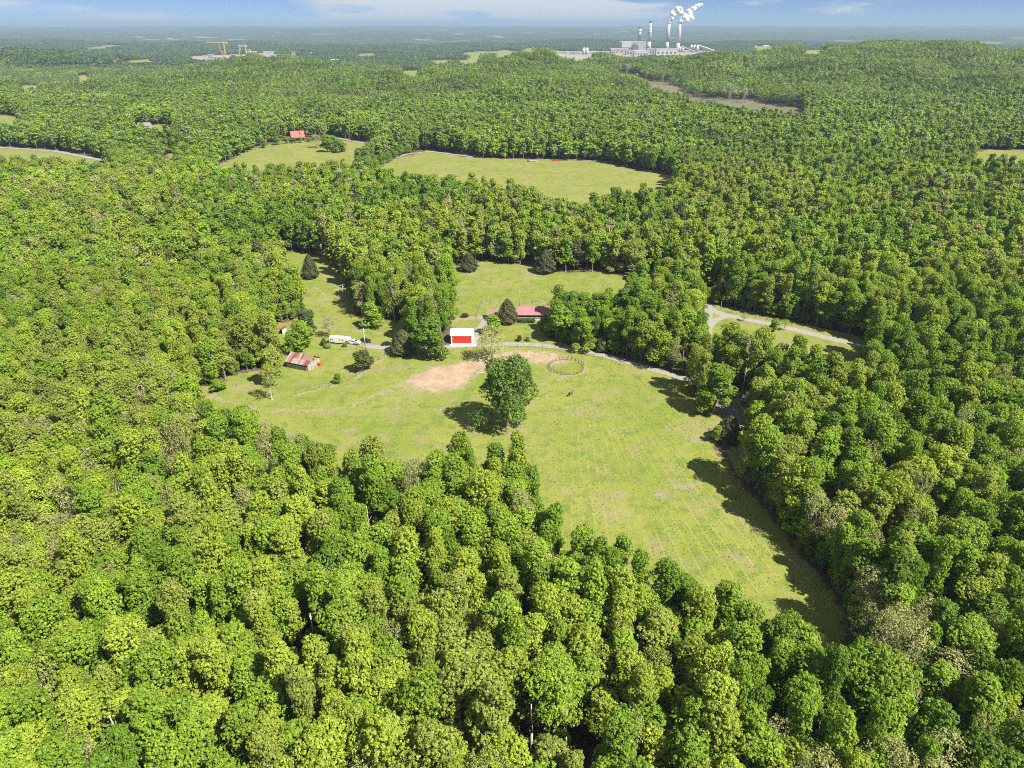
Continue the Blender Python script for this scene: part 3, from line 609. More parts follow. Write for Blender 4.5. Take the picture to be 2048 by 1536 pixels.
rest = trees[~single]
def instancer(name, rows, label):
    me = bpy.data.meshes.new(name); n = len(rows); me.vertices.add(n); me.vertices.foreach_set('co', rows[:, :3].astype(np.float32).ravel())
    me.attributes.new('idx', 'INT', 'POINT').data.foreach_set('value', rows[:, 3].astype(np.int32))
    rot = np.zeros((n, 3), np.float32); rot[:, 2] = rows[:, 4]; me.attributes.new('rot', 'FLOAT_VECTOR', 'POINT').data.foreach_set('vector', rot.ravel())
    me.attributes.new('scl', 'FLOAT_VECTOR', 'POINT').data.foreach_set('vector', rows[:, [5, 5, 6]].astype(np.float32).ravel())
    T = np.array([TINTS[k] for k in TN])[rows[:, 7].astype(int)]; fr = rows[:, 1] > 600; T[fr] = (T[fr] * .6 + T[fr].mean(0) * .4 if fr.any() else T[fr]) * np.array([.84, .9, .95]); T[rows[:, 1] > 2650] *= np.array([.75, .85, 1.3]); T = T * rng.normal(1, .08, (n, 1)) * (1 + .22 * vnoise(rows[:, 0], rows[:, 1], 120, 9) * (rows[:, 1] > 500))[:, None]; T = np.concatenate([T, np.ones((n, 1))], 1)  # beyond the ridge, blue-grey haze is put into the leaf tint
    me.attributes.new('tint', 'FLOAT_COLOR', 'POINT').data.foreach_set('color', np.clip(T, .01, 1).astype(np.float32).ravel())
    o = link(name, me); gt = bpy.data.node_groups.new(name + '_scatter', 'GeometryNodeTree')
    gt.interface.new_socket('Geometry', in_out='INPUT', socket_type='NodeSocketGeometry'); gt.interface.new_socket('Geometry', in_out='OUTPUT', socket_type='NodeSocketGeometry')
    gi = N(gt, 'NodeGroupInput'); go = N(gt, 'NodeGroupOutput'); jn = N(gt, 'GeometryNodeJoinGeometry')
    def attr(nm, ty):
        a = N(gt, 'GeometryNodeInputNamedAttribute', data_type=ty); a.inputs['Name'].default_value = nm; return a.outputs['Attribute']
    ai, ar, as_ = attr('idx', 'INT'), attr('rot', 'FLOAT_VECTOR'), attr('scl', 'FLOAT_VECTOR')
    for k in np.unique(rows[:, 3].astype(int)):
        po = bpy.data.objects.new('tree_shape', PROTO[k])
        oi = N(gt, 'GeometryNodeObjectInfo'); oi.inputs['Object'].default_value = po; oi.inputs['As Instance'].default_value = False
        cm = N(gt, 'FunctionNodeCompare', data_type='INT', operation='EQUAL'); L(gt, ai, cm.inputs[2]); cm.inputs[3].default_value = int(k)
        ip = N(gt, 'GeometryNodeInstanceOnPoints'); L(gt, gi.outputs[0], ip.inputs['Points']); L(gt, cm.outputs[0], ip.inputs['Selection'])
        L(gt, oi.outputs['Geometry'], ip.inputs['Instance']); L(gt, ar, ip.inputs['Rotation']); L(gt, as_, ip.inputs['Scale']); L(gt, ip.outputs[0], jn.inputs[0])
    L(gt, jn.outputs[0], go.inputs[0]); o.modifiers.new('scatter', 'NODES').node_group = gt
    return tag(o, label, 'forest', kind='stuff')
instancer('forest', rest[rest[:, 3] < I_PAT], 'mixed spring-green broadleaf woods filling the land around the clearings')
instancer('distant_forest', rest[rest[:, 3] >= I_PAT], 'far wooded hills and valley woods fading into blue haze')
def tuft(seed):
    r = np.random.default_rng(seed); n = 16; a = r.uniform(0, 6.28, n); d = r.uniform(0, .5, n)
    p = np.stack([np.cos(a) * d, np.sin(a) * d, r.uniform(.05, .3, n)], -1); v, q = quads_from(p, unit(np.stack([np.cos(a), np.sin(a), np.full(n, .8)], -1)), r.uniform(.12, .28, n), r, .5)
    return np_mesh('tuft', v, q, [leafm], None, {'lv': np.clip(r.normal(.9, .2, n), .4, 1.4), 'hv': np.clip(r.normal(.1, .15, n), 0, .6)})
k0 = len(PROTO); PROTO += [tuft(s_) for s_ in (1, 2, 3)]
lo, hi = P_MAIN.min(0), P_MAIN.max(0); P = rng.uniform(lo, hi, (60000, 2)); P = P[inside(P_MAIN, P[:, 0], P[:, 1])]
dens = vnoise(P[:, 0], P[:, 1], 14, 8) + rng.normal(0, .5, len(P)); P = P[(dens > -.2) & ~inside(RING, P[:, 0], P[:, 1]) & (pdist(ROADS[0][0], P[:, 0], P[:, 1]) > 2.5)][:20000]; n = len(P)
sc_ = rng.uniform(.25, .7, n)
instancer('grass', np.stack([P[:, 0], P[:, 1], np.zeros(n), k0 + rng.integers(0, 3, n), rng.uniform(0, 6.28, n), sc_, sc_ * .8, rng.choice([0, 1, 4, 5, 0], n)], -1), 'loose tufts of taller grass all over the mown pasture')
print('TREES', len(trees), 'rest', len(rest))
# ------------------------------------------------------------------ things
def zt(p, py):
    """height on the upright through p that shows at photo row py"""
    s = (768 - py) / F; return H0 + p[1] * (s * FW[1] - UP[1]) / (UP[2] - s * FW[2])
WHITE = M('white_paint', (.80, .80, .78), (.72, .72, .70), .6, .45); WHITE_D = M('dull_white_metal', (.66, .66, .64), (.55, .55, .53), .8, .5)
RED = M('red_door_paint', (.62, .045, .02), (.54, .035, .02), .7, .5); GLASS = M('dark_glass', (.02, .025, .03), (.03, .035, .04), 1, .08, 0, .6)
TYRE = M('tyre_rubber', (.025, .025, .025), (.04, .038, .036), 3, .85); STEEL = M('grey_steel', (.42, .43, .44), (.33, .34, .35), 1.2, .45, .5)
BLACK = M('black_car_paint', (.012, .012, .014), (.02, .02, .022), 1, .2, 0, .6); NAVY = M('dark_blue_car_paint', (.02, .03, .05), (.03, .04, .06), 1, .2, 0, .6)
RUST = [M('rusted_roof_red', (.22, .085, .065), (.15, .07, .05), 1.3, .8), M('faded_roof_pink', (.32, .19, .165), (.24, .12, .1), 1.7, .75), M('galvanised_roof', (.40, .36, .34), (.28, .17, .14), 1.5, .65), M('rust_orange', (.42, .15, .05), (.34, .10, .04), 1.2, .8)]
GREYWOOD = M('weathered_grey_planks', (.52, .49, .46), (.26, .24, .22), 2.2, .9); DARKWOOD_SHADE = M('dark_timber_and_shade', (.10, .08, .065), (.06, .05, .04), 1.5, .9)  # the dark tone serves old planks and the shade painted into openings
TANWOOD = M('tan_gable_boards', (.36, .27, .17), (.25, .19, .12), 1.8, .9); LOGW = M('brown_log_wall', (.20, .115, .07), (.14, .08, .05), 2, .8)
PINKROOF = M('red_metal_roof', (.36, .17, .17), (.32, .15, .15), .5, .5); CABROOF = M('bright_red_roof', (.42, .10, .09), (.36, .08, .07), .4, .5)
CONC = M('concrete', (.55, .53, .50), (.45, .43, .40), .8, .9); POLEW = M('pole_timber', (.40, .34, .28), (.30, .25, .2), 1.5, .9); POSTW = M('post_timber', (.20, .16, .12), (.12, .10, .08), 2, .9)
HORSE = M('bay_horse_coat', (.17, .065, .03), (.11, .04, .02), 2, .6); DARKHAIR = M('dark_horse_hair', (.025, .018, .014), (.04, .03, .02), 4, .7)
IMPG = M('implement_grey', (.45, .45, .45), (.30, .30, .31), 1, .6); IMPR = M('implement_red', (.50, .10, .07), (.40, .08, .06), 1, .5)
STACK = M('chimney_concrete', (.56, .54, .52), (.48, .46, .44), .03, .9); STACKD = M('chimney_dark_rim', (.12, .11, .11), (.08, .08, .08), .1, .9); STACKR = M('chimney_red_band', (.55, .38, .34), (.5, .36, .32), .1, .9)
PLANT1 = M('plant_cladding_grey', (.38, .385, .40), (.30, .30, .32), .05, .7); PLANT2 = M('plant_cladding_pale', (.54, .53, .52), (.44, .43, .43), .05, .7); PLANT3 = M('plant_brick_pink', (.46, .36, .32), (.38, .30, .27), .05, .8); PLANTD = M('plant_dark_steel', (.16, .17, .19), (.10, .11, .12), .05, .7)
CRANEO = M('crane_orange', (.55, .24, .09), (.5, .2, .08), .3, .6); CRANEY = M('crane_yellow', (.75, .58, .25), (.7, .5, .2), .3, .5)
LAMPG = M('headlight_glass', (.75, .75, .72), (.6, .6, .6), 2, .15); TAIL = M('tail_light_red', (.4, .02, .02), None, 2, .3)
HEDGE_T = (.07, .16, .025)

# --- utility poles
def utility_pole(px, py, h, label, rz=0.0, arm=True, can=True, mat=POLEW, group=None, r=.15):
    p = at(px, py); e = thing('utility_pole', label, 'pole', p, rz, group)
    MB().tube((0, 0, -.3), (0, 0, h), r * 1.15, r * .75, 8).build('pole', mat, e, True)
    if arm:
        a = MB().box(-1.2, 1.2, .10, .22, h - .75, h - .6).build('crossarm', mat, e)
        for x in (-1.05, -.4, .4, 1.05): MB().tube((x, .16, h - .6), (x, .16, h - .38), .05, .04, 6).build('insulator', STEEL, a)
    if can: MB().tube((.32, 0, h - 2.2), (.32, 0, h - 1.3), .22, .22, 10).build('transformer', STEEL, e, True)
    return e
utility_pole(731, 697, 9.2, 'pale utility pole with crossarm beside the parked pickup truck', .1, mat=M('pale_pole', (.62, .58, .52), (.5, .46, .42), 1.5, .9))
utility_pole(688, 603, 9.0, 'utility pole at the edge of the upper meadow track', .4)
utility_pole(1039, 619, 10.0, 'utility pole rising behind the red-roofed house', .2)
utility_pole(1050, 676, 6.5, 'short yard pole on the lawn in front of the house', 0, False, True, r=.1)
utility_pole(1484, 790, 11, 'tall utility pole beside the parking pad in the trees', 1.2)
utility_pole(1442, 615, 3.2, 'short pale marker pole at the road bend', 0, False, False, r=.12)
for q, (px, py, h) in enumerate(((27, 212, 19), (86, 208, 18), (75, 300, 9), (511, 300, 11), (310, 330, 9), (645, 520, 9.5))):
    utility_pole(px, py, h, ['pale light mast in the far woods above the roadside field', 'pale light mast with side arm in the far woods', 'utility pole beside the long country road', 'utility pole between woods and cabin field', 'utility pole at the small road bend', 'utility pole in the upper meadow by the trees'][q], .3 * q, True, q > 2, M('pale_mast', (.66, .64, .6), None, 1, .8) if q < 2 else POLEW, None, .25 if q < 2 else .14)

# --- the old barn
A, B, C_ = G(573.4, 734.3), G(616.8, 743), G(646, 729)
ang = math.atan2(B[1] - A[1], B[0] - A[0]); ctr = (A + B) / 2; nrm = np.array([-math.sin(ang), math.cos(ang)])
bl, bd = 10.0, 8.0
e = thing('barn', 'old grey plank barn with rusted red metal roof in the grassy yard', 'barn', (ctr[0], ctr[1], 0), ang)
hw, rh, wh = bl / 2, 4.9, 2.7
MB().box(-hw, hw, 0, .14, 0, 1.75).build('front_wall', GREYWOOD, e)
MB().box(-hw + .1, hw - .1, .3, .4, 1.7, wh).build('opening_shade', DARKWOOD_SHADE, e)  # dark panel standing in for the shade behind the opening
MB().box(-hw, hw, bd - .14, bd, 0, wh).build('back_wall', GREYWOOD, e)
for s in (-1, 1):
    MB().box(min(s * hw, s * (hw - .14)), max(s * hw, s * (hw - .14)), .14, bd - .14, 0, wh).build('side_wall', GREYWOOD, e)
    g = MB().prism([(0, wh + .003), (bd, wh + .003), (bd / 2, rh - .1)], s * (hw - .07) - .06, s * (hw - .07) + .06, 'x').build('gable', TANWOOD, e)
    if s > 0: MB().box(hw, hw + .03, bd / 2 - .35, bd / 2 + .35, 3.0, 4.1).build('window', DARKWOOD_SHADE, g)
for k in range(22):
    x = -hw + .1 + k * (bl - .2) / 21
    MB().box(x - .06, x + .06, -.035, 0, .02, 1.72 + random.uniform(-.12, .06)).build('plank', GREYWOOD if k % 3 else DARKWOOD_SHADE, e)
for k in range(17):
    y = .2 + k * (bd - .4) / 16
    MB().box(hw, hw + .035, y - .07, y + .07, .02, 2.68).build('plank', GREYWOOD if k % 4 else DARKWOOD_SHADE, e)
for k in range(5): MB().box(-hw + .05 + k * (bl - .3) / 4, -hw + .25 + k * (bl - .3) / 4, .02, .16, 1.7, wh).build('post', GREYWOOD, e)
nsh = 11; ov = .45
for side in (0, 1):
    for k in range(nsh):
        x0 = -hw - ov + k * (bl + 2 * ov) / nsh; x1 = x0 + (bl + 2 * ov) / nsh + .05
        for row in (0, 1):
            t0, t1 = (0, .54) if row == 0 else (.5, 1.0)
            y = lambda t: (-ov + t * (bd / 2 + ov)) if side == 0 else (bd + ov - t * (bd / 2 + ov))
            z = lambda t: wh - .2 + t * (rh - wh + .3) + .02 * (k % 2) + .03 * row
            vs = [(x0, y(t0), z(t0)), (x1, y(t0), z(t0)), (x1, y(t1), z(t1)), (x0, y(t1), z(t1))]
            m = MB().add([(a, b_, c) for a, b_, c in vs] + [(a, b_, c + .03) for a, b_, c in vs], [(3, 2, 1, 0), (4, 5, 6, 7), (0, 1, 5, 4), (1, 2, 6, 5), (2, 3, 7, 6), (3, 0, 4, 7)])
            pick = 3 if side else (2 if k == 0 else random.choice((0, 0, 1, 0, 1, 2) if row else (0, 1, 1, 0, 2)))
            m.build('roof_sheet', RUST[pick], e)
MB().box(hw + .05, hw + 1.5, bd - 2.2, bd - .2, .0, 1.1).build('lean_to', RUST[3], e)

# --- the small open shed
p = at(556, 668); e = thing('shed', 'small open-fronted shed with rusted flat roof beside the trees', 'shed', p, R_(-14))
MB().box(-2.3, 2.3, 3.3, 3.4, 0, 2.5).build('back_wall', GREYWOOD, e)
for x in (-2.3, 2.2): MB().box(x, x + .1, .0, 3.3, 0, 2.55).build('side_wall', WHITE_D, e)
MB().box(-2.15, 2.15, 2.9, 3.25, .05, 2.3).build('interior_shade', DARKWOOD_SHADE, e)  # dark box painted as the shade inside the open front
MB().box(-2.3, -1.2, 0, .1, 0, 2.5).build('front_wall', WHITE_D, e)
MB().box(-1.2, 2.3, 0, .12, 2.1, 2.5).build('header', WHITE_D, e)
for k in range(5):
    x0 = -2.7 + k * 1.08; MB().add([(x0, -.5, 2.75), (x0 + 1.12, -.5, 2.75), (x0 + 1.12, 3.8, 2.55), (x0, 3.8, 2.55), (x0, -.5, 2.8), (x0 + 1.12, -.5, 2.8), (x0 + 1.12, 3.8, 2.6), (x0, 3.8, 2.6)], [(3, 2, 1, 0), (4, 5, 6, 7), (0, 1, 5, 4), (1, 2, 6, 5), (2, 3, 7, 6), (3, 0, 4, 7)]).build('roof_sheet', RUST[(0, 3, 1, 3, 0)[k]], e)

# --- white garage with red doors
p = at(924, 688); gw, gd, ge, gr = 9.2, 8.0, 3.7, 5.4; e = thing('garage', 'white metal garage with wide red doors beside the gravel drive', 'garage', (p.x, p.y, 0), 0)
MB().box(-gw / 2, gw / 2, 0, .12, 0, .35).build('front_wall', WHITE, e)
MB().box(-gw / 2, -gw / 2 + .6, .002, .118, .352, ge).build('front_wall', WHITE, e); MB().box(gw / 2 - .6, gw / 2, .002, .118, .352, ge).build('front_wall', WHITE, e)
MB().box(-gw / 2, gw / 2, gd - .12, gd, 0, ge).build('back_wall', WHITE, e)
for x in (-gw / 2, gw / 2 - .12): MB().box(x, x + .12, .12, gd - .12, 0, ge).build('side_wall', WHITE, e)
for s in (-1, 1): MB().prism([(0, ge), (gd, ge), (gd / 2, gr - .05)], s * gw / 2 - .06 - .06 * s, s * gw / 2 + .06 - .06 * s, 'x').build('gable', WHITE, e)
dw = (gw - 1.24) / 2
for k in range(2):
    x0 = -gw / 2 + .62 + k * dw; d = MB().box(x0, x0 + dw - .03, -.05, .05, .36, ge - .02).build('door', RED, e)
    for j in range(1, 5): MB().box(x0 + .02, x0 + dw - .05, -.075, -.05, .36 + j * .65, .40 + j * .65).build('panel_rib', RED, d)
    MB().box(x0 + dw - .25, x0 + dw - .15, -.1, -.05, 1.5, 1.7).build('handle', STEEL, d)
for s in (0, 1):
    for k in range(8):
        x0 = -gw / 2 - .25 + k * (gw + .5) / 8; x1 = x0 + (gw + .5) / 8 - .01
        y0, y1 = ((-.12, gd / 2) if s == 0 else (gd + .12, gd / 2))
        MB().add([(x0, y0, ge - .02), (x1, y0, ge - .02), (x1, y1, gr), (x0, y1, gr), (x0, y0, ge + .04), (x1, y0, ge + .04), (x1, y1, gr + .06), (x0, y1, gr + .06)], [(3, 2, 1, 0), (4, 5, 6, 7), (0, 1, 5, 4), (1, 2, 6, 5), (2, 3, 7, 6), (3, 0, 4, 7)]).build('roof_panel', WHITE, e)
MB().box(-gw / 2 - .5, gw / 2 + 1.5, -2.6, -.02, -.05, .06).build('apron', CONC, e)

# --- house with red metal roof and porch
p = at(1037, 641); hx, hd = 17.0, 8.6; e = thing('house', 'long low house with red metal roof and front porch behind the hedge', 'house', (p.x, p.y, 0), 0)
MB().box(0, hx, 2.2, hd, 0, 2.75).build('wall', LOGW, e)
MB().box(-.1, hx + .1, 0, 2.2, 0, .55).build('porch_floor', CONC, e)
for k in range(7): MB().box(.02 + k * (hx - .2) / 6, .18 + k * (hx - .2) / 6, .05, .2, .55, 2.7).build('porch_post', WHITE, e)
MB().box(.1, hx - .1, .07, .15, 1.35, 1.45).build('rail', WHITE, e); MB().box(.1, hx - .1, .08, .14, .65, .72).build('rail', WHITE, e)
for k in range(60): MB().box(.2 + k * .28, .25 + k * .28, .09, .13, .72, 1.35).build('baluster', WHITE, e)
for x in (1.6, 4.4, 10.0, 13.6):
    w = MB().box(x, x + 1.3, 2.12, 2.2, 1.2, 2.4).build('window', WHITE, e); MB().box(x + .1, x + 1.2, 2.09, 2.12, 1.3, 2.3).build('pane', GLASS, w)
d = MB().box(7.4, 8.4, 2.12, 2.2, .55, 2.5).build('door', RED, e); MB().box(8.2, 8.28, 2.06, 2.12, 1.4, 1.5).build('handle', STEEL, d)
for s in (0, 1):
    n = 18
    for k in range(n):
        x0 = -.5 + k * (hx + 1) / n; x1 = x0 + (hx + 1) / n - .012
        y0, y1 = ((-.5, hd / 2 + .6) if s == 0 else (hd + .5, hd / 2 + .6)); z0, z1 = 2.72, 5.15
        MB().add([(x0, y0, z0), (x1, y0, z0), (x1, y1, z1), (x0, y1, z1), (x0, y0, z0 + .07), (x1, y0, z0 + .07), (x1, y1, z1 + .07), (x0, y1, z1 + .07)], [(3, 2, 1, 0), (4, 5, 6, 7), (0, 1, 5, 4), (1, 2, 6, 5), (2, 3, 7, 6), (3, 0, 4, 7)]).build('roof_panel', PINKROOF, e)
for x in (0, hx): MB().prism([(2.2, 2.75), (hd, 2.75), (hd / 2 + .6, 4.95)], x - .06, x + .06, 'x').build('gable', LOGW, e)
p = at(985, 640); e = thing('carport', 'small red-roofed carport left standing beside the house cedar', 'carport', (p.x, p.y, 0), 0); e['label'] = 'small carport with sloping faded metal roof beside the house cedar'
for x in (-2, 2):
    for y in (0, 4): MB().box(x - .08, x + .08, y - .08, y + .08, 0, 2.5 + .25 * y).build('post', WHITE_D, e)
for k in range(5): x0 = -2.5 + k; MB().add([(x0, -.5, 2.4), (x0 + .98, -.5, 2.4), (x0 + .98, 4.5, 3.7), (x0, 4.5, 3.7), (x0, -.5, 2.46), (x0 + .98, -.5, 2.46), (x0 + .98, 4.5, 3.76), (x0, 4.5, 3.76)], [(3, 2, 1, 0), (4, 5, 6, 7), (0, 1, 5, 4), (1, 2, 6, 5), (2, 3, 7, 6), (3, 0, 4, 7)]).build('roof_panel', RUST[1], e)

# --- vehicles
def wheel(e, x, y, r=.38, w=.26):
    s = 1 if y > 0 else -1; o = MB().tube((x, y - w / 2, r), (x, y + w / 2, r), r, r, 16).build('wheel', TYRE, e)
    MB().tube((x, y + s * (w / 2 - .02), r), (x, y + s * (w / 2 + .02), r), r * .6, r * .55, 12).build('rim', STEEL, o)
def arch(xc, r, n=7): return [(xc + r * math.cos(math.pi * k / n), .34 + r * math.sin(math.pi * k / n)) for k in range(n + 1)]
def car(name, label, cat, p, rz, paint, kind):
    e = thing(name, label, cat, (p[0], p[1], .03 if p[2] == 0 else p[2]), rz)
    Wd = .98 if kind == 'pickup' else .92
    if kind == 'pickup':
        Ln = 2.95; wb = (1.9, -1.75); wr = .42
        top = [(-Ln, 1.2), (-.85, 1.22), (1.15, 1.24), (2.75, 1.12), (Ln, .85)]; cab = [(-.95, 1.2), (-.82, 1.88), (.45, 1.93), (1.35, 1.2)]; win = [(-.8, 1.28), (-.72, 1.8), (.4, 1.84), (1.02, 1.3)]
    elif kind == 'suv':
        Ln = 2.35; wb = (1.42, -1.35); wr = .36
        top = [(-Ln, 1.05), (1.0, 1.08), (2.2, .92), (Ln, .7)]; cab = [(-2.25, 1.05), (-1.95, 1.68), (.1, 1.72), (1.05, 1.05)]; win = [(-2.0, 1.1), (-1.8, 1.6), (.05, 1.64), (.75, 1.12)]
    else:
        Ln = 2.35; wb = (1.42, -1.35); wr = .33
        top = [(-Ln, .95), (-1.3, 1.0), (1.1, .98), (2.2, .82), (Ln, .6)]; cab = [(-1.85, .98), (-1.05, 1.42), (.2, 1.44), (1.15, .97)]; win = [(-1.5, 1.02), (-.95, 1.35), (.15, 1.37), (.85, 1.02)]
    prof = [(-Ln, .34)] + arch(wb[1], wr + .07)[::-1] + arch(wb[0], wr + .07)[::-1] + [(Ln, .34)] + top[::-1]
    bd_ = MB().prism(prof, -Wd, Wd).build('body', paint, e, False, .05)
    m = MB().prism(cab, -1, 1); zl, zh = cab[0][1], max(c[1] for c in cab)
    f = lambda z: Wd * (.97 - .17 * (z - zl) / (zh - zl)); m.v = [(x, y * f(z), z) for x, y, z in m.v]; m.build('cab', paint, e, False, .04)
    m = MB().prism(win, -1, 1); m.v = [(x, y * (f(z) + .012), z) for x, y, z in m.v]; m.build('side_window', GLASS, e)
    for nm, a, b_ in (('windshield', cab[-1], cab[-2]), ('rear_window', cab[0], cab[1])):
        s = 1 if nm == 'windshield' else -1; lo = (a[0] * .9 + b_[0] * .1 + .03 * s, a[1] * .9 + b_[1] * .1); hi = (a[0] * .12 + b_[0] * .88 + .03 * s, a[1] * .12 + b_[1] * .88)
        MB().add([(lo[0], -f(lo[1]) * .9, lo[1]), (lo[0], f(lo[1]) * .9, lo[1]), (hi[0], f(hi[1]) * .88, hi[1]), (hi[0], -f(hi[1]) * .88, hi[1])], [(0, 1, 2, 3)]).build(nm, GLASS, e)
    if kind == 'pickup':
        MB().box(-Ln + .12, -1.0, -.8, .8, 1.205, 1.215).build('bed', M('dark_bed_plate', (.05, .05, .05), None, 2, .9), e)  # flat dark plate in place of a bed recess
        for s in (-1, 1): MB().box(-Ln + .05, -.95, s * .9 - .06, s * .9 + .06, 1.2, 1.3).build('bed_rail', paint, e)
    for x in wb:
        for y in (-Wd + .1, Wd - .1): wheel(e, x, y, wr)
    for y in (-.68, .68):
        MB().box(Ln - .08, Ln + .02, y - .2, y + .2, .68, .84).build('headlight', LAMPG, e); MB().box(-Ln - .02, -Ln + .06, y - .12, y + .12, .75, 1.0).build('tail_light', TAIL, e)
    MB().box(Ln - .05, Ln + .1, -.9, .9, .38, .58).build('bumper', STEEL, e); MB().box(-Ln - .1, -Ln + .05, -.9, .9, .38, .58).build('bumper', STEEL, e)
    for s in (-1, 1): MB().box(cab[-1][0] - .25, cab[-1][0] - .1, s * (Wd + .02) - .1, s * (Wd + .02) + .1, cab[-1][1] + .02, cab[-1][1] + .18).build('mirror', paint, e)
    return e
pt, pk = G(676.5, 686), G(708, 687.5)
car('pickup_truck', 'white crew-cab pickup truck hitched to the horse trailer', 'pickup', (pk[0], pk[1], .02), R_(-11), WHITE, 'pickup')
car('parked_car', 'dark blue car parked behind the white pickup truck', 'car', at(732, 684), R_(-8), NAVY, 'suv')
car('parked_car', 'low black car parked at the gravel drive beside the cedars', 'car', at(775, 690), R_(8), BLACK, 'sedan')
car('parked_car', 'white car parked under trees beside the parking pad', 'car', at(1488, 799), R_(68), WHITE, 'suv')
car('pickup_truck', 'dark pickup truck under trees beside the bare gravel patch', 'pickup', at(1512, 872), R_(-10), M('dark_grey_paint', (.05, .055, .065), None, 1, .3), 'pickup')
e = thing('horse_trailer', 'long white gooseneck horse trailer parked in the yard', 'trailer', (pt[0], pt[1], .02), R_(-9.5))
MB().prism([(-3.5, .5), (3.3, .5), (3.45, 1.5), (3.5, 2.85), (3.3, 2.95), (-3.35, 2.95), (-3.5, 2.8)], -1.15, 1.15).build('body', WHITE, e, False, .08)
MB().prism([(3.44, 1.55), (5.2, 1.62), (5.65, 2.1), (5.5, 2.75), (3.48, 2.84)], -1.1, 1.1).build('gooseneck', WHITE, e, False, .06)
MB().tube((4.9, 0, 1.65), (4.9, 0, 1.05), .09, .09).build('coupler', STEEL, e)
MB().box(-3.4, 3.3, -1.175, -1.15, .95, 1.02).build('stripe', STEEL, e); MB().box(-3.3, 3.2, -.9, .9, 2.95, 3.0).build('roof_rib', WHITE_D, e)
for x in (-2.8, -2.0, 1.2, 2.7): w = MB().box(x - .28, x + .28, -1.17, -1.15, 1.75, 2.25).build('window', STEEL, e); MB().box(x - .22, x + .22, -1.18, -1.17, 1.8, 2.2).build('pane', GLASS, w)
MB().box(1.9, 2.35, -1.165, -1.15, .6, 2.4).build('door', WHITE_D, e)
MB().box(-2.75, -1.05, -1.3, -1.15, .8, .9).build('fender', STEEL, e); MB().box(-2.75, -1.05, 1.15, 1.3, .8, .9).build('fender', STEEL, e)
for x in (-2.3, -1.45):
    for y in (-1.1, 1.1): wheel(e, x, y, .37)

# --- horse: one skinned body
def skin(name, verts, edges, rad, mat, parent, root=0):
    me = bpy.data.meshes.new(name); me.from_pydata(verts, edges, []); me.materials.append(mat); o = link(name, me, parent)
    md = o.modifiers.new('skin', 'SKIN'); md.use_smooth_shade = True
    for i, r in enumerate(rad): me.skin_vertices[0].data[i].radius = (r, r) if isinstance(r, float) else r
    me.skin_vertices[0].data[root].use_root = True; o.modifiers.new('sub', 'SUBSURF').levels = 1; o.modifiers['sub'].render_levels = 2; return o
hp = G(1141, 792); e = thing('horse', 'brown horse with dark mane standing in the open pasture', 'horse', (hp[0], hp[1], 0), R_(38)); e.scale = (1.08,) * 3
V = [(-.72, 0, 1.22), (-.3, 0, 1.18), (.15, 0, 1.18), (.6, 0, 1.22), (.95, 0, 1.48), (1.2, 0, 1.72), (1.42, 0, 1.66), (1.72, 0, 1.44)]
Ed = [(i, i + 1) for i in range(7)]; Rd = [(.27, .29), (.27, .29), (.26, .28), (.24, .30), (.15, .22), (.12, .16), (.11, .13), (.07, .085)]
for sx, y in ((3, .17), (3, -.17)):
    k = len(V); dx = .12 if y > 0 else -.05
    V += [(.62, y, .88), (.64 + dx, y, .5), (.63 + dx, y, .1), (.7 + dx, y, .03)]; Ed += [(3, k), (k, k + 1), (k + 1, k + 2), (k + 2, k + 3)]; Rd += [.12, .07, .05, .06]
for y in (.18, -.18):
    k = len(V); dx = -.1 if y > 0 else .08
    V += [(-.62 + dx * .3, y, .85), (-.86 + dx, y, .5), (-.8 + dx, y, .1), (-.73 + dx, y, .03)]; Ed += [(0, k), (k, k + 1), (k + 1, k + 2), (k + 2, k + 3)]; Rd += [.15, .075, .05, .06]
k = len(V); V += [(1.2, .07, 1.92), (1.2, -.07, 1.92)]; Ed += [(5, k), (5, k + 1)]; Rd += [.03, .03]
skin('body', V, Ed, Rd, HORSE, e, 1)
skin('tail', [(-.98, 0, 1.3), (-1.12, 0, 1.0), (-1.14, 0, .55)], [(0, 1), (1, 2)], [.06, .09, .04], DARKHAIR, e)
skin('mane', [(.72, 0, 1.52), (.98, 0, 1.72), (1.18, 0, 1.88)], [(0, 1), (1, 2)], [(.04, .08), (.04, .08), (.04, .05)], DARKHAIR, e)

# --- round pen and fences
post_me = MB().tube((0, 0, -.2), (0, 0, 1.45), .09, .08, 6).mesh('post', POSTW)
e = thing('round_pen', 'round timber rail pen on the worn ground beside the riding ring', 'pen', (PEN[0], PEN[1], 0))
n = 26
for k in range(n): a = 6.2832 * k / n; link('post', post_me, e, (PEN_R * math.cos(a), PEN_R * math.sin(a), 0))
for z in (.45, .85, 1.3):
    for k in range(n):
        a, b_ = 6.2832 * k / n, 6.2832 * (k + 1) / n
        MB().tube((PEN_R * math.cos(a), PEN_R * math.sin(a), z), (PEN_R * math.cos(b_), PEN_R * math.sin(b_), z), .045, .045, 5).build('rail', POSTW, e)
def fence(label, pts, gap, h=1.3, wires=(.5, .9, 1.25), wr=.02, mat=None):
    c = [np.array(G(*p)) for p in pts]; e = thing('fence', label, 'fence', tuple(c[0])); o = c[0]
    for a, b_ in zip(c[:-1], c[1:]):
        l = float(np.linalg.norm((b_ - a)[:2])); n = max(1, int(l / gap))
        for k in range(n):
            q = a + (b_ - a) * k / n - o; link('post', post_me, e, tuple(q))
        for z in wires: MB().tube(tuple(a - o + [0, 0, z]), tuple(b_ - o + [0, 0, z]), wr, wr, 4).build('wire', mat or STEEL, e)
    link('post', post_me, e, tuple(c[-1] - o)); return e
fence('post and wire fence between the house and the back field', [(963, 607), (1000, 607), (1050, 607), (1095, 607)], 3.2)
fence('post and wire fence running down beside the house garden', [(963, 607), (958, 620), (953, 634)], 3.2)
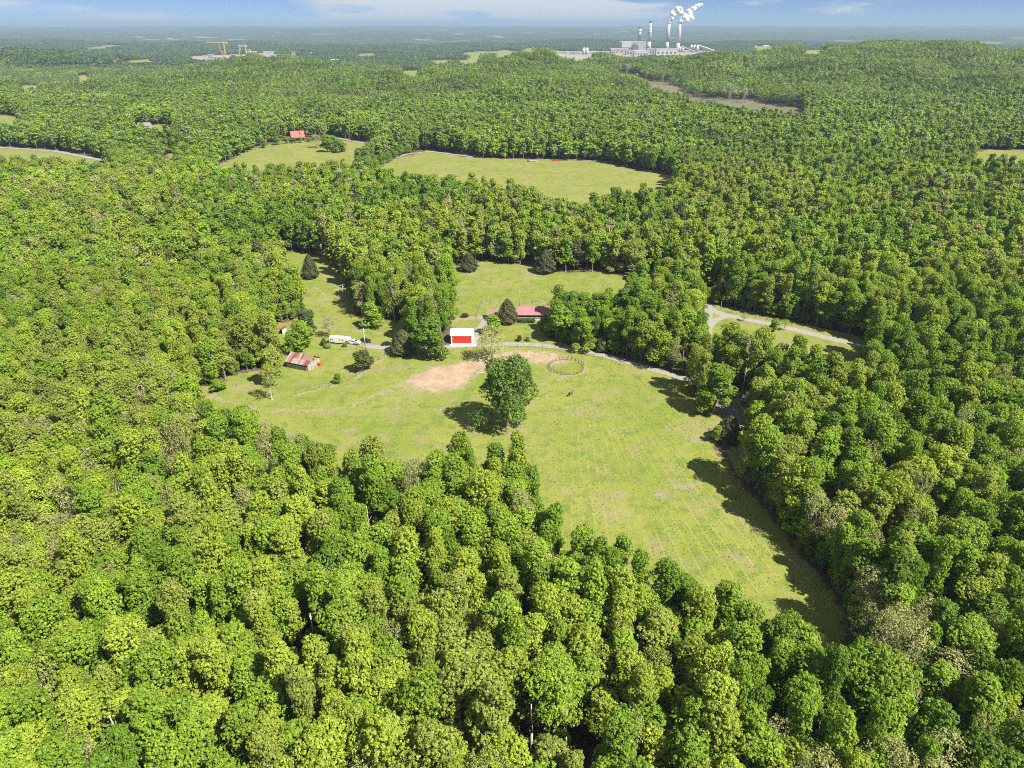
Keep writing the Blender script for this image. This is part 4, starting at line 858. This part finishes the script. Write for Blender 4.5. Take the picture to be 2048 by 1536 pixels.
fence('post and wire fence along the pasture side of the gravel driveway', [(1010, 694), (1060, 694), (1110, 699), (1170, 709), (1240, 730)], 3.6)
fence('post and wire fence along the bare strip below the barn', [(592, 789), (640, 776), (698, 763), (725, 744), (746, 727), (792, 699)], 3.5)
fence('wire fence along the woods side of the gravel road', [(1440, 622), (1560, 644), (1700, 676)], 5)

# --- farm implements in the hay field
def implement(name, label, px, py, rz, m1, kind):
    p = at(px, py); e = thing(name, label, 'farm implement', p, rz)
    for s in (-1, 1): wheel(e, -1.2, s * 1.3, .55, .35)
    MB().box(-1.4, -1.0, -1.3, 1.3, .5, .68).build('axle', m1, e); MB().prism([(-1.2, .6), (4.6, .75), (4.6, .9), (-1.2, .85)], -.14, .14).build('drawbar', m1, e)
    if kind == 'mower':
        MB().box(-3.4, 3.6, 1.0, 2.3, .5, 1.25).build('deck', m1, e, False, .08); MB().box(3.0, 5.4, -.8, .8, .4, 1.5).build('cutter_head', m1, e, False, .08)
        for k in range(3): MB().box(4.8, 5.3, -1.5 + k * 1.0, -.9 + k * 1.0, .1, 1.9).build('fork', TYRE, e)
    else:
        for s in (-1, 1):
            MB().box(-2.4, 6.0, s * 1.5 - .12, s * 1.5 + .12, .9, 1.12).build('toolbar', m1, e)
            for k in range(6): MB().tube((-2.0 + k * 1.5, s * 1.5 - .05, .55), (-2.0 + k * 1.5, s * 1.5 + .05, .55), .62, .62, 12).build('tine_wheel', m1, e)
    return e
implement('hay_mower', 'grey towed mower parked at the far edge of the hay field', 1066, 323, R_(196), IMPG, 'mower')
implement('hay_rake', 'red wheel rake parked at the far edge of the hay field', 1110, 322, R_(0), IMPR, 'rake')
car('parked_car', 'dark tractor-sized pickup parked among the hay field implements', 'pickup', at(1064, 315), R_(5), M('slate_paint', (.10, .11, .13), None, 1, .4), 'pickup')['label'] = 'slate grey pickup parked behind the grey mower in the hay field'

# --- cabins and far houses
def gable_house(name, label, cat, px, py, w, d, eh, rh_, wall, roof, rz=0., porch=None, panels=8):
    p = at(px, py); e = thing(name, label, cat, p, rz)
    MB().box(-w / 2, w / 2, 0, d, -.5, eh).build('wall', wall, e)
    for s in (0, 1):
        for k in range(panels):
            x0 = -w / 2 - .4 + k * (w + .8) / panels; x1 = x0 + (w + .8) / panels - .02; y0, y1 = ((-.5, d / 2) if s == 0 else (d + .5, d / 2))
            MB().add([(x0, y0, eh - .1), (x1, y0, eh - .1), (x1, y1, rh_), (x0, y1, rh_), (x0, y0, eh), (x1, y0, eh), (x1, y1, rh_ + .1), (x0, y1, rh_ + .1)], [(3, 2, 1, 0), (4, 5, 6, 7), (0, 1, 5, 4), (1, 2, 6, 5), (2, 3, 7, 6), (3, 0, 4, 7)]).build('roof_panel', roof, e)
    for s in (-1, 1): MB().prism([(0, eh), (d, eh), (d / 2, rh_ - .08)], s * (w / 2 - .1) - .08, s * (w / 2 - .1) + .08, 'x').build('gable', wall, e)
    n = max(2, int(w / 4))
    for k in range(n): x = -w / 2 + (k + .5) * w / n; wn = MB().box(x - .7, x + .7, -.05, 0, 1.0, min(2.3, eh - .3)).build('window', WHITE, e); MB().box(x - .6, x + .6, -.08, -.05, 1.1, min(2.2, eh - .4)).build('pane', GLASS, wn)
    if porch:
        MB().add([(-w / 2 - .3, -3, eh - .9), (w / 2 + .3, -3, eh - .9), (w / 2 + .3, -.1, eh), (-w / 2 - .3, -.1, eh), (-w / 2 - .3, -3, eh - .8), (w / 2 + .3, -3, eh - .8), (w / 2 + .3, -.1, eh + .1), (-w / 2 - .3, -.1, eh + .1)], [(3, 2, 1, 0), (4, 5, 6, 7), (0, 1, 5, 4), (1, 2, 6, 5), (2, 3, 7, 6), (3, 0, 4, 7)]).build('porch_roof', roof, e)
        for k in range(5): x = -w / 2 + k * w / 4; MB().box(x - .12, x + .12, -2.9, -2.66, -.3, eh - .85).build('porch_post', wall, e)
    return e
e = gable_house('cabin', 'log cabin with steep bright red roof and porch above its field', 'cabin', 597, 281, 15, 9, 4.0, 10.0, LOGW, CABROOF, R_(24), True)
MB().box(2.2, 3.4, 1.2, 3.2, 6.0, 8.6).build('dormer', LOGW, e)
gable_house('garden_shed', 'little white-roofed shed beside the red-roofed cabin', 'shed', 540, 283, 6, 5, 2.6, 4.2, GREYWOOD, WHITE, .1, None, 4)
gable_house('shed', 'white-roofed shed almost hidden among tree crowns', 'shed', 378, 553, 7.0, 6, 3.4, 5.2, GREYWOOD, WHITE_D, -.35, None, 5)
e = gable_house('bungalow', 'house with dark slate roof and white chimneys among the trees', 'house', 442, 381, 16, 11, 4.0, 8.2, WHITE_D, M('slate_roof', (.055, .058, .075), (.04, .04, .055), .6, .6), 0, None, 8)
for x in (7.0, 10.0): MB().box(x, x + 1.0, 2, 3, -.3, 9.5).build('chimney', WHITE, e)
gable_house('farmhouse', 'grey-roofed house in the meadow gap beyond the country road', 'house', 288, 258, 15, 10, 3.5, 7.5, PLANT3, M('grey_shingles', (.26, .25, .25), None, .6, .8), .1, None, 8)
for k, (px, py, w) in enumerate(((1508, 93, 34), (1532, 93, 40), (1552, 95, 30), (1497, 96, 26), (655, 121, 40), (672, 123, 46), (668, 112, 30), (170, 97, 30), (1583, 112, 40), (340, 78, 60))):
    gable_house('valley_building', ['pale long shed in the valley village beyond the power station', 'widest pale shed in the valley village beyond the power station', 'small pale building at the end of the valley village', 'small white building in front of the valley village', 'white shed beside the far valley road', 'long white shed beside the far valley road', 'lone white house beyond the construction site', 'pale farm building on the far hill field', 'white building on the flat beyond the wooded hill', 'pale hangar below the horizon'][k], 'building', px, py, w, w * .4, 7, 10, PLANT2, WHITE_D, 0, None, 2)

# --- power station
def stack(px, pyb, pyt, r0, r1, label, band=False):
    r0 *= 1.35; r1 *= 1.35
    p = G(px, pyb); h = zt(p, pyt) - p[2]; e = thing('chimney_stack', label, 'chimney', tuple(p), 0, 'power station chimneys')
    MB().tube((0, 0, -2), (0, 0, h * .3), r0, r0 * .72 + r1 * .28, 20).tube((0, 0, h * .3), (0, 0, h), r0 * .72 + r1 * .28, r1, 20).build('shaft', STACK, e, True)
    MB().tube((0, 0, h - 9), (0, 0, h + 1), r1 * 1.12, r1 * 1.12, 20).build('rim', STACKD if band else STACK, e, True)
    if band:
        for f in (.62, .8): rr = (r0 * .72 + r1 * .28) * (1 - (f - .3) / .7) + r1 * (f - .3) / .7; MB().tube((0, 0, h * f), (0, 0, h * f + 7), rr * 1.03, rr * 1.02, 20).build('band', STACKR, e, True)
    return Vector(p) + Vector((0, 0, h))
stack(1277, 101, 54, 11, 6.5, 'shorter dark-rimmed concrete chimney at the power station', True)
stack(1297, 100.5, 42.5, 12, 6.5, 'taller dark-rimmed concrete chimney at the power station', True)
S3 = stack(1333, 101, 44, 9.5, 8.5, 'pale steaming chimney behind the scrubber building')
S4 = stack(1354.5, 104, 44, 9.5, 8.5, 'pale steaming chimney beside the coal silos')
def pbox(name, label, cat, px0, px1, pyb, pyt, dep, mat, roof=None, wins=0, group=None):
    a, b_ = G(px0, pyb), G(px1, pyb); h = zt(a, pyt) - a[2]; w = b_[0] - a[0]; e = thing(name, label, cat, tuple(a), 0, group)
    MB().box(0, w, 0, dep, -2, h).build('wall', mat, e); MB().box(-1, w + 1, -1, dep + 1, h + .05, h + 2).build('roof', roof or PLANT2, e)
    for k in range(wins):
        x = w * (k + .3) / wins; MB().box(x, x + w * .45 / wins, -.6, 0, h * .25, h * .6).build('window', PLANTD, e)
    return e, w, h
e, w, h = pbox('boiler_house', 'tall grey boiler house of the power station', 'power station', 1240, 1284, 104, 83.5, 60, PLANT1, None, 6)
MB().box(w * .05, w * .42, -6, 30, h * .45, h * 1.02).build('upper_block', PLANT2, e); MB().box(w * .5, w * .62, -8, 30, h * .2, h * .8).build('duct', PLANTD, e); MB().box(w * .68, w * .95, -10, 20, h * .1, h * .72).build('duct', PLANT1, e)
e, w, h = pbox('turbine_hall', 'low pinkish turbine hall beside the boiler house', 'power station', 1222, 1250, 106, 98, 50, PLANT3, None, 4)
for k, (a, b_, y0, y1, m, lab) in enumerate(((1252, 1290, 110, 101, PLANT1, 'long grey precipitator building in front of the dark-rimmed chimneys'), (1268, 1298, 112, 102, PLANT2, 'white flue building between the dark-rimmed chimneys'), (1294, 1316, 109, 98, PLANT1, 'grey absorber hall right behind the flue ducts'), (1312, 1345, 111, 98, PLANT2, 'white scrubber building under the steaming chimneys'), (1320, 1334, 105, 95, PLANTD, 'dark block below the first steaming chimney'), (1222, 1232, 108, 100, PLANT3, 'small brown switch house beside the turbine hall'))):
    pbox('plant_building', lab, 'building', a, b_, y0, y1, 35, m, None, 5)
for k in range(10):
    px = 1096 + k * 14 + random.uniform(-3, 3); pbox('yard_building', 'low pale yard building on the bare ground of the power station', 'building', px, px + random.uniform(7, 15), 107 + random.uniform(-1, 2), 104 + random.uniform(-1, 1), 20, random.choice((PLANT2, PLANT1, PLANT3)), None, 2, 'low yard buildings')
def silo(px, pyb, pyt, r, lab, grp):
    p = G(px, pyb); h = zt(p, pyt) - p[2]; e = thing('silo', lab, 'silo', tuple(p), 0, grp)
    MB().tube((0, 0, -2), (0, 0, h), r, r, 16).build('drum', STACK, e, True); MB().tube((0, 0, h), (0, 0, h + r * .5), r * 1.02, r * .35, 16).build('cap', PLANT1, e, True)
for px in (1167.5, 1173.5): silo(px, 109, 96, 9, 'pale silo standing apart on the bare yard', 'yard silos')
for px in (1382, 1388, 1394): silo(px, 104, 90.5, 9, 'grey coal silo in the row beside the conveyor', 'coal silos')
for px in (1360, 1365): silo(px, 104, 94, 9, 'pale limestone silo at the foot of the steaming chimney', 'limestone silos')
def conveyor(px0, py0, px1, py1, base, lab):
    p = G(px0, base); q = G(px1, base); z0, z1 = zt(p, py0), zt(q, py1); e = thing('conveyor', lab, 'conveyor', tuple(p))
    d = Vector((q[0] - p[0], q[1] - p[1], z1 - p[2])); s = Vector((0, 0, z0 - p[2])); MB().tube(s, d, 4, 4, 6).build('gallery', PLANT2, e)
    for f in (.25, .5, .75):
        m = s.lerp(d, f); MB().tube((m.x, m.y, -2), m, 1.6, 1.6, 5).build('leg', STEEL, e)
conveyor(1363, 93, 1389, 103.5, 105, 'white sloping conveyor from the silos to the ground'); conveyor(1397, 91, 1430, 102, 105, 'long sloping conveyor falling away from the coal silos')

# steam: billowing white puffs, one body of steam for each chimney
STEAM, t, b = newmat('steam_white'); b.inputs['Base Color'].default_value = (.95, .95, .95, 1); b.inputs['Roughness'].default_value = 1; b.inputs['Specular IOR Level'].default_value = 0
tr = N(t, 'ShaderNodeBsdfTranslucent'); tr.inputs['Color'].default_value = (.95, .95, .95, 1); ms = N(t, 'ShaderNodeMixShader'); ms.inputs[0].default_value = .15
L(t, b.outputs[0], ms.inputs[1]); L(t, tr.outputs[0], ms.inputs[2]); L(t, ms.outputs[0], t.nodes['Material Output'].inputs['Surface'])
def steam(base, path, label, seed):
    r = random.Random(seed); bm = bmesh.new(); scale = base.y * .89 / F
    pts = [(base.x, base.z)] + [(base.x + dx * scale, min(base.z + dz * scale * .86, 246 - _ * scale * 1.1)) for dx, dz, _ in path]; rad = [9] + [q[2] * scale for q in path]
    for i in range(len(pts) - 1):
        n = 34
        for k in range(n):
            f = (k + r.random()) / n; R0 = rad[i] + (rad[i + 1] - rad[i]) * f
            a = r.uniform(0, 6.28); d = R0 * .75 * r.random() ** .5; c = Vector((pts[i][0] + (pts[i + 1][0] - pts[i][0]) * f + d * math.cos(a), base.y + r.uniform(-.6, .6) * R0, pts[i][1] + (pts[i + 1][1] - pts[i][1]) * f + d * math.sin(a)))
            bmesh.ops.create_icosphere(bm, subdivisions=2, radius=max(2.5, R0 * r.uniform(.3, .62)), matrix=Matrix.Translation(c))
    for v in bm.verts: v.co += Vector((math.sin(v.co.z * .3) + r.uniform(-1, 1), r.uniform(-1, 1), math.sin(v.co.x * .25) + r.uniform(-1, 1))) * 1.1
    me = bpy.data.meshes.new('steam_plume'); bm.to_mesh(me); bm.free(); me.materials.append(STEAM); me.polygons.foreach_set('use_smooth', [True] * len(me.polygons))
    o = link('steam_plume', me); rm = o.modifiers.new('union', 'REMESH'); rm.mode = 'VOXEL'; rm.voxel_size = 2.2; rm.use_smooth_shade = True; sm = o.modifiers.new('soft', 'SMOOTH'); sm.iterations = 4; tag(o, label, 'steam', kind='stuff')
steam(S3, [(2, 6, 4), (9, 19, 7), (18, 24, 8), (24, 19, 5)], 'white steam billowing from the chimney behind the scrubber building', 3)
steam(S4, [(3, 4, 5), (10, 8, 8), (20, 8, 7), (14, 22, 5), (24, 28, 5), (33, 34, 4), (40, 39, 3)], 'white steam drifting from the chimney beside the coal silos', 5)

# --- construction site
def lattice(m, p0, p1, w, n, r):
    p0, p1 = Vector(p0), Vector(p1); d = (p1 - p0); a = d.normalized().orthogonal().normalized() * w / 2; b_ = d.normalized().cross(a); cs = [a + b_, a - b_, -a - b_, -a + b_]
    for c in cs: m.tube(p0 + c, p1 + c, r, r, 4)
    for k in range(n):
        for i in range(4): m.tube(p0 + d * k / n + cs[i], p0 + d * (k + 1) / n + cs[(i + 1) % 4], r * .8, r * .8, 4)
def tower_crane(px, pyb, pyt, jl, jr, mat, lab, lean=0):
    p = G(px, pyb); h = zt(p, pyt) - p[2]; sc = p[1] / F / .9; e = thing('tower_crane', lab, 'crane', tuple(p))
    m = MB(); lattice(m, (0, 0, 0), (lean * sc, 0, h), 4, 10, .7); m.build('mast', mat, e)
    m = MB(); lattice(m, (lean * sc - jl * sc, 0, h - 2), (lean * sc + jr * sc, 0, h - 2), 3, 12, .55); m.build('jib', CRANEY, e)
    MB().box(lean * sc + jr * sc - 5, lean * sc + jr * sc, -2.5, 2.5, h - 8, h - 2).build('counterweight', CONC, e); MB().box(lean * sc + 2, lean * sc + 5, -2, 2, h - 6, h - 2).build('cab', WHITE, e)
    MB().tube((lean * sc, 0, h - 2), (lean * sc, 0, h + 7), 1, .5, 6).build('tower_peak', mat, e)
def boom_crane(px, pyb, px1, pyt, mat, lab):
    p = G(px, pyb); q = G(px1, pyb); h = zt(p, pyt) - p[2]; e = thing('boom_crane', lab, 'crane', tuple(p))
    m = MB(); lattice(m, (0, 0, 4), (q[0] - p[0], 0, h), 4, 12, .6); m.build('boom', mat, e); MB().box(-8, 8, -5, 5, 2, 8).build('cab', mat, e); MB().box(-9, 9, -6, -3, 0, 2).build('track', TYRE, e); MB().box(-9, 9, 3, 6, 0, 2).build('track', TYRE, e)
tower_crane(452, 117, 84, 28, 6, CRANEY, 'pale tower crane with long jib at the construction site')
tower_crane(494, 117, 91, 12, 3, CRANEY, 'smaller tower crane between steel frames at the construction site')
boom_crane(449, 121, 440.5, 86, CRANEO, 'orange crawler crane with tall boom at the construction site')
boom_crane(478, 117, 482, 95, CRANEY, 'small yellow crane with angled boom at the construction site')
boom_crane(511, 116, 502, 99, CRANEY, 'small yellow crane leaning over the steel frames')
def gantry(px0, px1, pyb, pyt, nb, lab):
    a, b_ = G(px0, pyb), G(px1, pyb); h = zt(a, pyt) - a[2]; w = b_[0] - a[0]; e = thing('steel_frame', lab, 'steel frame', tuple(a), 0, 'construction steelwork')
    for k in range(nb + 1):
        for y in (0, 14): MB().box(w * k / nb - .9, w * k / nb + .9, y - .9, y + .9, -1, h).build('column', PLANT2, e)
    for y in (0, 14):
        for z in (h, h * .6): MB().box(-1, w + 1, y - .8, y + .8, z - .9, z + .9).build('beam', PLANT2, e)
gantry(493, 513, 117, 103, 6, 'pale steel frame beside the smaller tower crane'); gantry(512, 525, 119, 107, 4, 'low pale steel frame among the graded earth'); gantry(528, 560, 114, 103, 8, 'long pale steel gantry row at the end of the site'); gantry(585, 593, 117, 104, 1, 'lone portal frame at the end of the construction site')
for k in range(16):
    px = 405 + k * 11 + random.uniform(-4, 4); pbox('site_building', 'low pale building or laydown stack on the construction site', 'building', px, px + random.uniform(5, 14), 118 + random.uniform(-4, 2.5), 114 + random.uniform(-5, 1), 16, random.choice((PLANT2, PLANT2, PLANT1, PLANT3, PLANTD)), None, 2, 'construction site buildings')

# --- mast and pylons
p = G(1781, 92); h = zt(p, 37) - p[2]; e = thing('radio_mast', 'thin lattice radio mast on the crest of the wooded hill', 'mast', tuple(p)); m = MB(); lattice(m, (0, 0, 0), (0, 0, h), 1.3, 20, .22); m.build('lattice', STEEL, e); MB().tube((0, 0, h), (0, 0, h + 6), .2, .1, 5).build('antenna', STEEL, e)
def pylon(px, py, h, lab):
    p = G(px, py); e = thing('power_pylon', lab, 'pylon', tuple(p), R_(35), 'pylons along the power line clearing')
    for s in (-1, 1):
        m = MB(); lattice(m, (s * 3.5, 0, 0), (s * 1.2, 0, h * .55), 1.2, 5, .22); m.build('leg', STEEL, e)
        m = MB(); lattice(m, (s * 1.2, 0, h * .55), (s * 5.5, 0, h * .86), 1.0, 4, .2); m.build('arm', STEEL, e)
    m = MB(); lattice(m, (-9, 0, h * .88), (9, 0, h * .88), 1.0, 8, .2); m.build('crossarm', STEEL, e)
    for s in (-1, 1): m = MB(); lattice(m, (s * 5.5, 0, h * .88), (s * 6, 0, h), .7, 2, .16); m.build('peak', STEEL, e)
for a in ((1324, 170, 30, 'steel pylon on the bare rise of the power line clearing'), (1459, 201, 28, 'steel lattice pylon in the middle of the power line clearing'), (1487, 206, 24, 'steel pylon against the woods of the power line clearing'), (1254, 150, 26, 'far steel pylon where the power line clearing enters the woods')): pylon(*a)

# --- trees and shrubs that stand alone
loc_tree(1014, 855, 25.5, 10.8, (.125, .215, .036), 'L', 'huge dense broadleaf tree standing alone in the mown pasture')
loc_tree(984, 722, 14.5, 7.6, 'pale tan-green', 's', 'thin spreading tree with bare pale limbs at the riding ring', proto=0)
loc_tree(986, 668, 8.5, 4.6, 'fresh green', 'l', 'bright green tree on the lawn between house and thin spreading tree')
loc_tree(860, 716, 17, 8.0, 'deep green', 'l', 'large deep green tree beside the white garage')
loc_tree(806, 706, 10.5, 5.6, (.10, .115, .045), 'c', 'broad dark olive cedar beside the black car')
loc_tree(1015, 645, 11.5, 4.9, (.115, .105, .05), 'c', 'brown-green cedar at the end of the red-roofed house')
loc_tree(727, 741, 8.2, 4.9, (.10, .125, .035), 'l', 'round dark shrubby tree on the fence line near the barn', name='round_tree', proto=3)
loc_tree(606, 702, 13, 5.2, 'fresh green', 'l', 'leafy green tree just behind the old barn')
loc_tree(588, 704, 9, 3.8, 'mid green', 'l', 'dark bushy tree between the barn and the open shed')
loc_tree(616, 676, 12.5, 5.4, (.09, .125, .05), 'l', 'grey-green tree standing behind the leafy barn tree')
loc_tree(660, 674, 9.5, 4.0, 'pale tan-green', 's', 'small grey half-bare tree above the horse trailer', proto=1)
loc_tree(544, 799, 13.5, 4.0, 'olive', 's', 'thin upright tree at the bare ground below the barn', proto=1)
loc_tree(550, 770, 15, 4.6, 'olive', 'l', 'pale olive tree at the edge of the barn yard')
loc_tree(745, 655, 11.5, 5.0, 'fresh green', 'l', 'compact bright tree casting shade at the upper meadow edge')
loc_tree(622, 556, 13, 4.6, (.085, .10, .05), 'c', 'dark cedar in the upper meadow above the barn')
loc_tree(938, 541, 10, 5.2, (.09, .10, .05), 'c', 'low dark cedar on the back field edge')
loc_tree(1090, 545, 13, 5.8, (.085, .09, .055), 'c', 'tall grey-dark cedar standing out into the back field')
loc_tree(1282, 562, 11, 5.2, 'mid green', 'l', 'neat rounded tree at the far corner of the back field')
loc_tree(1225, 542, 14, 6.5, 'pale tan-green', 'l', 'pale leafy tree on the far edge of the back field')
loc_tree(1165, 700, 14, 5.0, 'fresh green', 'l', 'upright fresh green tree on the driveway edge', proto=1)
loc_tree(1120, 680, 15, 7.5, 'mid green', 'l', 'wide mid green tree shading the lawn beside the house')
loc_tree(1428, 826, 18, 7.0, 'mid green', 'd', 'tall tree with long pale trunk beside the parking pad', proto=5)
loc_tree(1405, 830, 9, 3.6, 'fresh green', 'l', 'small green tree in the shade of the tall pad tree')
loc_tree(1508, 890, 15, 6.0, 'fresh green', 'l', 'yellowish green tree over the dark pickup under the trees')
loc_tree(1455, 880, 9, 4.6, (.11, .12, .045), 'c', 'dark cedar on the pasture edge below the parking pad')
loc_tree(1545, 912, 11, 5.4, (.13, .125, .045), 'c', 'brownish cedar beside the bare gravel patch')
loc_tree(1565, 1035, 14, 6.4, 'olive', 'l', 'yellow-olive tree leaning over the pasture edge')
loc_tree(1488, 642, 4, 2.0, 'olive', 's', 'small sapling on the roadside lawn', name='sapling')
loc_tree(1548, 662, 5.5, 3.0, 'fresh green', 'l', 'small bright tree on the road edge of the lawn')
loc_tree(1568, 660, 5, 2.6, 'olive', 's', 'small olive sapling beside the bright roadside tree', name='sapling')
loc_tree(648, 690, 3.2, 1.4, (.06, .10, .04), 'c', 'small dark conifer on the grass in front of the trailer')
loc_tree(676, 767, 4, 1.8, 'deep green', 'l', 'small dark bush on the fence line below the barn', name='bush', cat='bush')
loc_tree(437, 782, 4.2, 3.2, 'mid green', 'l', 'low bush beside the bare yard edge', name='bush', cat='bush')
loc_tree(690, 693, 1.6, 1.4, 'mid green', 'l', 'low flower bed bush in front of the pickup truck', name='bush', cat='bush')
loc_tree(655, 695, 1.3, 2.0, 'mid green', 'l', 'low round bush beside the small dark conifer', name='bush', cat='bush')
loc_tree(1039, 682, 2.4, 1.5, (.17, .05, .03), 'l', 'dark red leaved bush on the front lawn', name='bush', cat='bush')
loc_tree(1055, 682, 1.8, 1.2, 'deep green', 'l', 'small dark green bush beside the red leaved bush', name='bush', cat='bush')
loc_tree(930, 634, 1.8, 2.2, (.14, .07, .045), 'l', 'brown brush heap at the end of the house drive', name='brush_heap', cat='brush')
for k in range(6): loc_tree(1040 + k * 5.2, 644.5, 1.7, 1.5, HEDGE_T, 'l', 'clipped green hedge bush in front of the house porch', name='hedge_bush', cat='hedge', group='hedge along the porch')
for k, (px, py, h, r) in enumerate(((530, 296, 9, 4), (553, 290, 9, 4.4), (571, 287, 8, 3.8), (586, 286, 6, 4), (601, 285, 6, 4), (618, 283, 5, 4))): loc_tree(px, py, h, r, 'mid green', 'l', 'small dark garden tree in the row below the cabin', group='garden trees below the cabin')
for k, (px, py, h, r, ti, kd) in enumerate(((635, 296, 14, 8, 'pale tan-green', 's'), (655, 304, 17, 8, 'mid green', 'l'), (680, 305, 13, 8, 'mid green', 'l'), (665, 296, 13, 7, 'fresh green', 'l'))): loc_tree(px, py, h, r, ti, kd, ['half-bare tree in the clump on the cabin field', 'tallest green tree in the clump on the cabin field', 'outer rounded tree of the clump on the cabin field', 'bright tree at the back of the cabin field clump'][k])
for k in range(15): loc_tree(740 + k * 6.3, 340 - k * 2.9, 9 + 2 * math.sin(k * 2.1), 4.4, 'deep green' if k % 2 else 'mid green', 'l', '%s tree in the hedgerow along the hay field track' % ('deep green' if k % 2 else 'mid green'), group='hedgerow along the hay field track')
for k in range(14): loc_tree(375 + k * 10.5, 345 - k * 4.2, 14 + 2 * math.sin(k * 1.7), 6.2, 'olive' if k % 3 == 0 else 'deep green', 'l', '%s tree in the belt along the cabin field' % ('olive' if k % 3 == 0 else 'deep green'), group='tree belt along the cabin field')
# pale dead trunks showing between the crowns
def snag(px, py, h, lean, label):
    p = at(px, py); e = thing('dead_tree', label, 'dead tree', p, random.uniform(0, 6)); top = Vector((lean, .3 * lean, h))
    MB().path([(0, 0, -.3), tuple(top * .5 + Vector((.15, 0, 0))), tuple(top)], [.3, .22, .1], 8).build('trunk', palebark, e, True)
    for k in range(4):
        q = top * (.55 + .1 * k); a = k * 2.2; MB().tube(q, q + Vector((math.cos(a) * 1.4, math.sin(a) * 1.4, .9)), .07, .03, 5).build('branch', palebark, e)
for a in SNAGS: snag(*a)

HAZE_D = 7.5e-5
# ------------------------------------------------------------------ air
m = bpy.data.materials.new('haze_air'); m.use_nodes = True; t = m.node_tree; t.nodes.clear()
out = N(t, 'ShaderNodeOutputMaterial'); pv = N(t, 'ShaderNodeVolumePrincipled'); L(t, pv.outputs[0], out.inputs['Volume'])
pv.inputs['Color'].default_value = (.42, .58, .76, 1); pv.inputs['Density'].default_value = HAZE_D; pv.inputs['Anisotropy'].default_value = .0
MB_ = MB().box(-58000, 58000, -1500, 44000, -110, 254)
hz = MB_.build('haze', m); tag(hz, 'thin blue haze in the air over the whole valley', 'haze', kind='stuff')
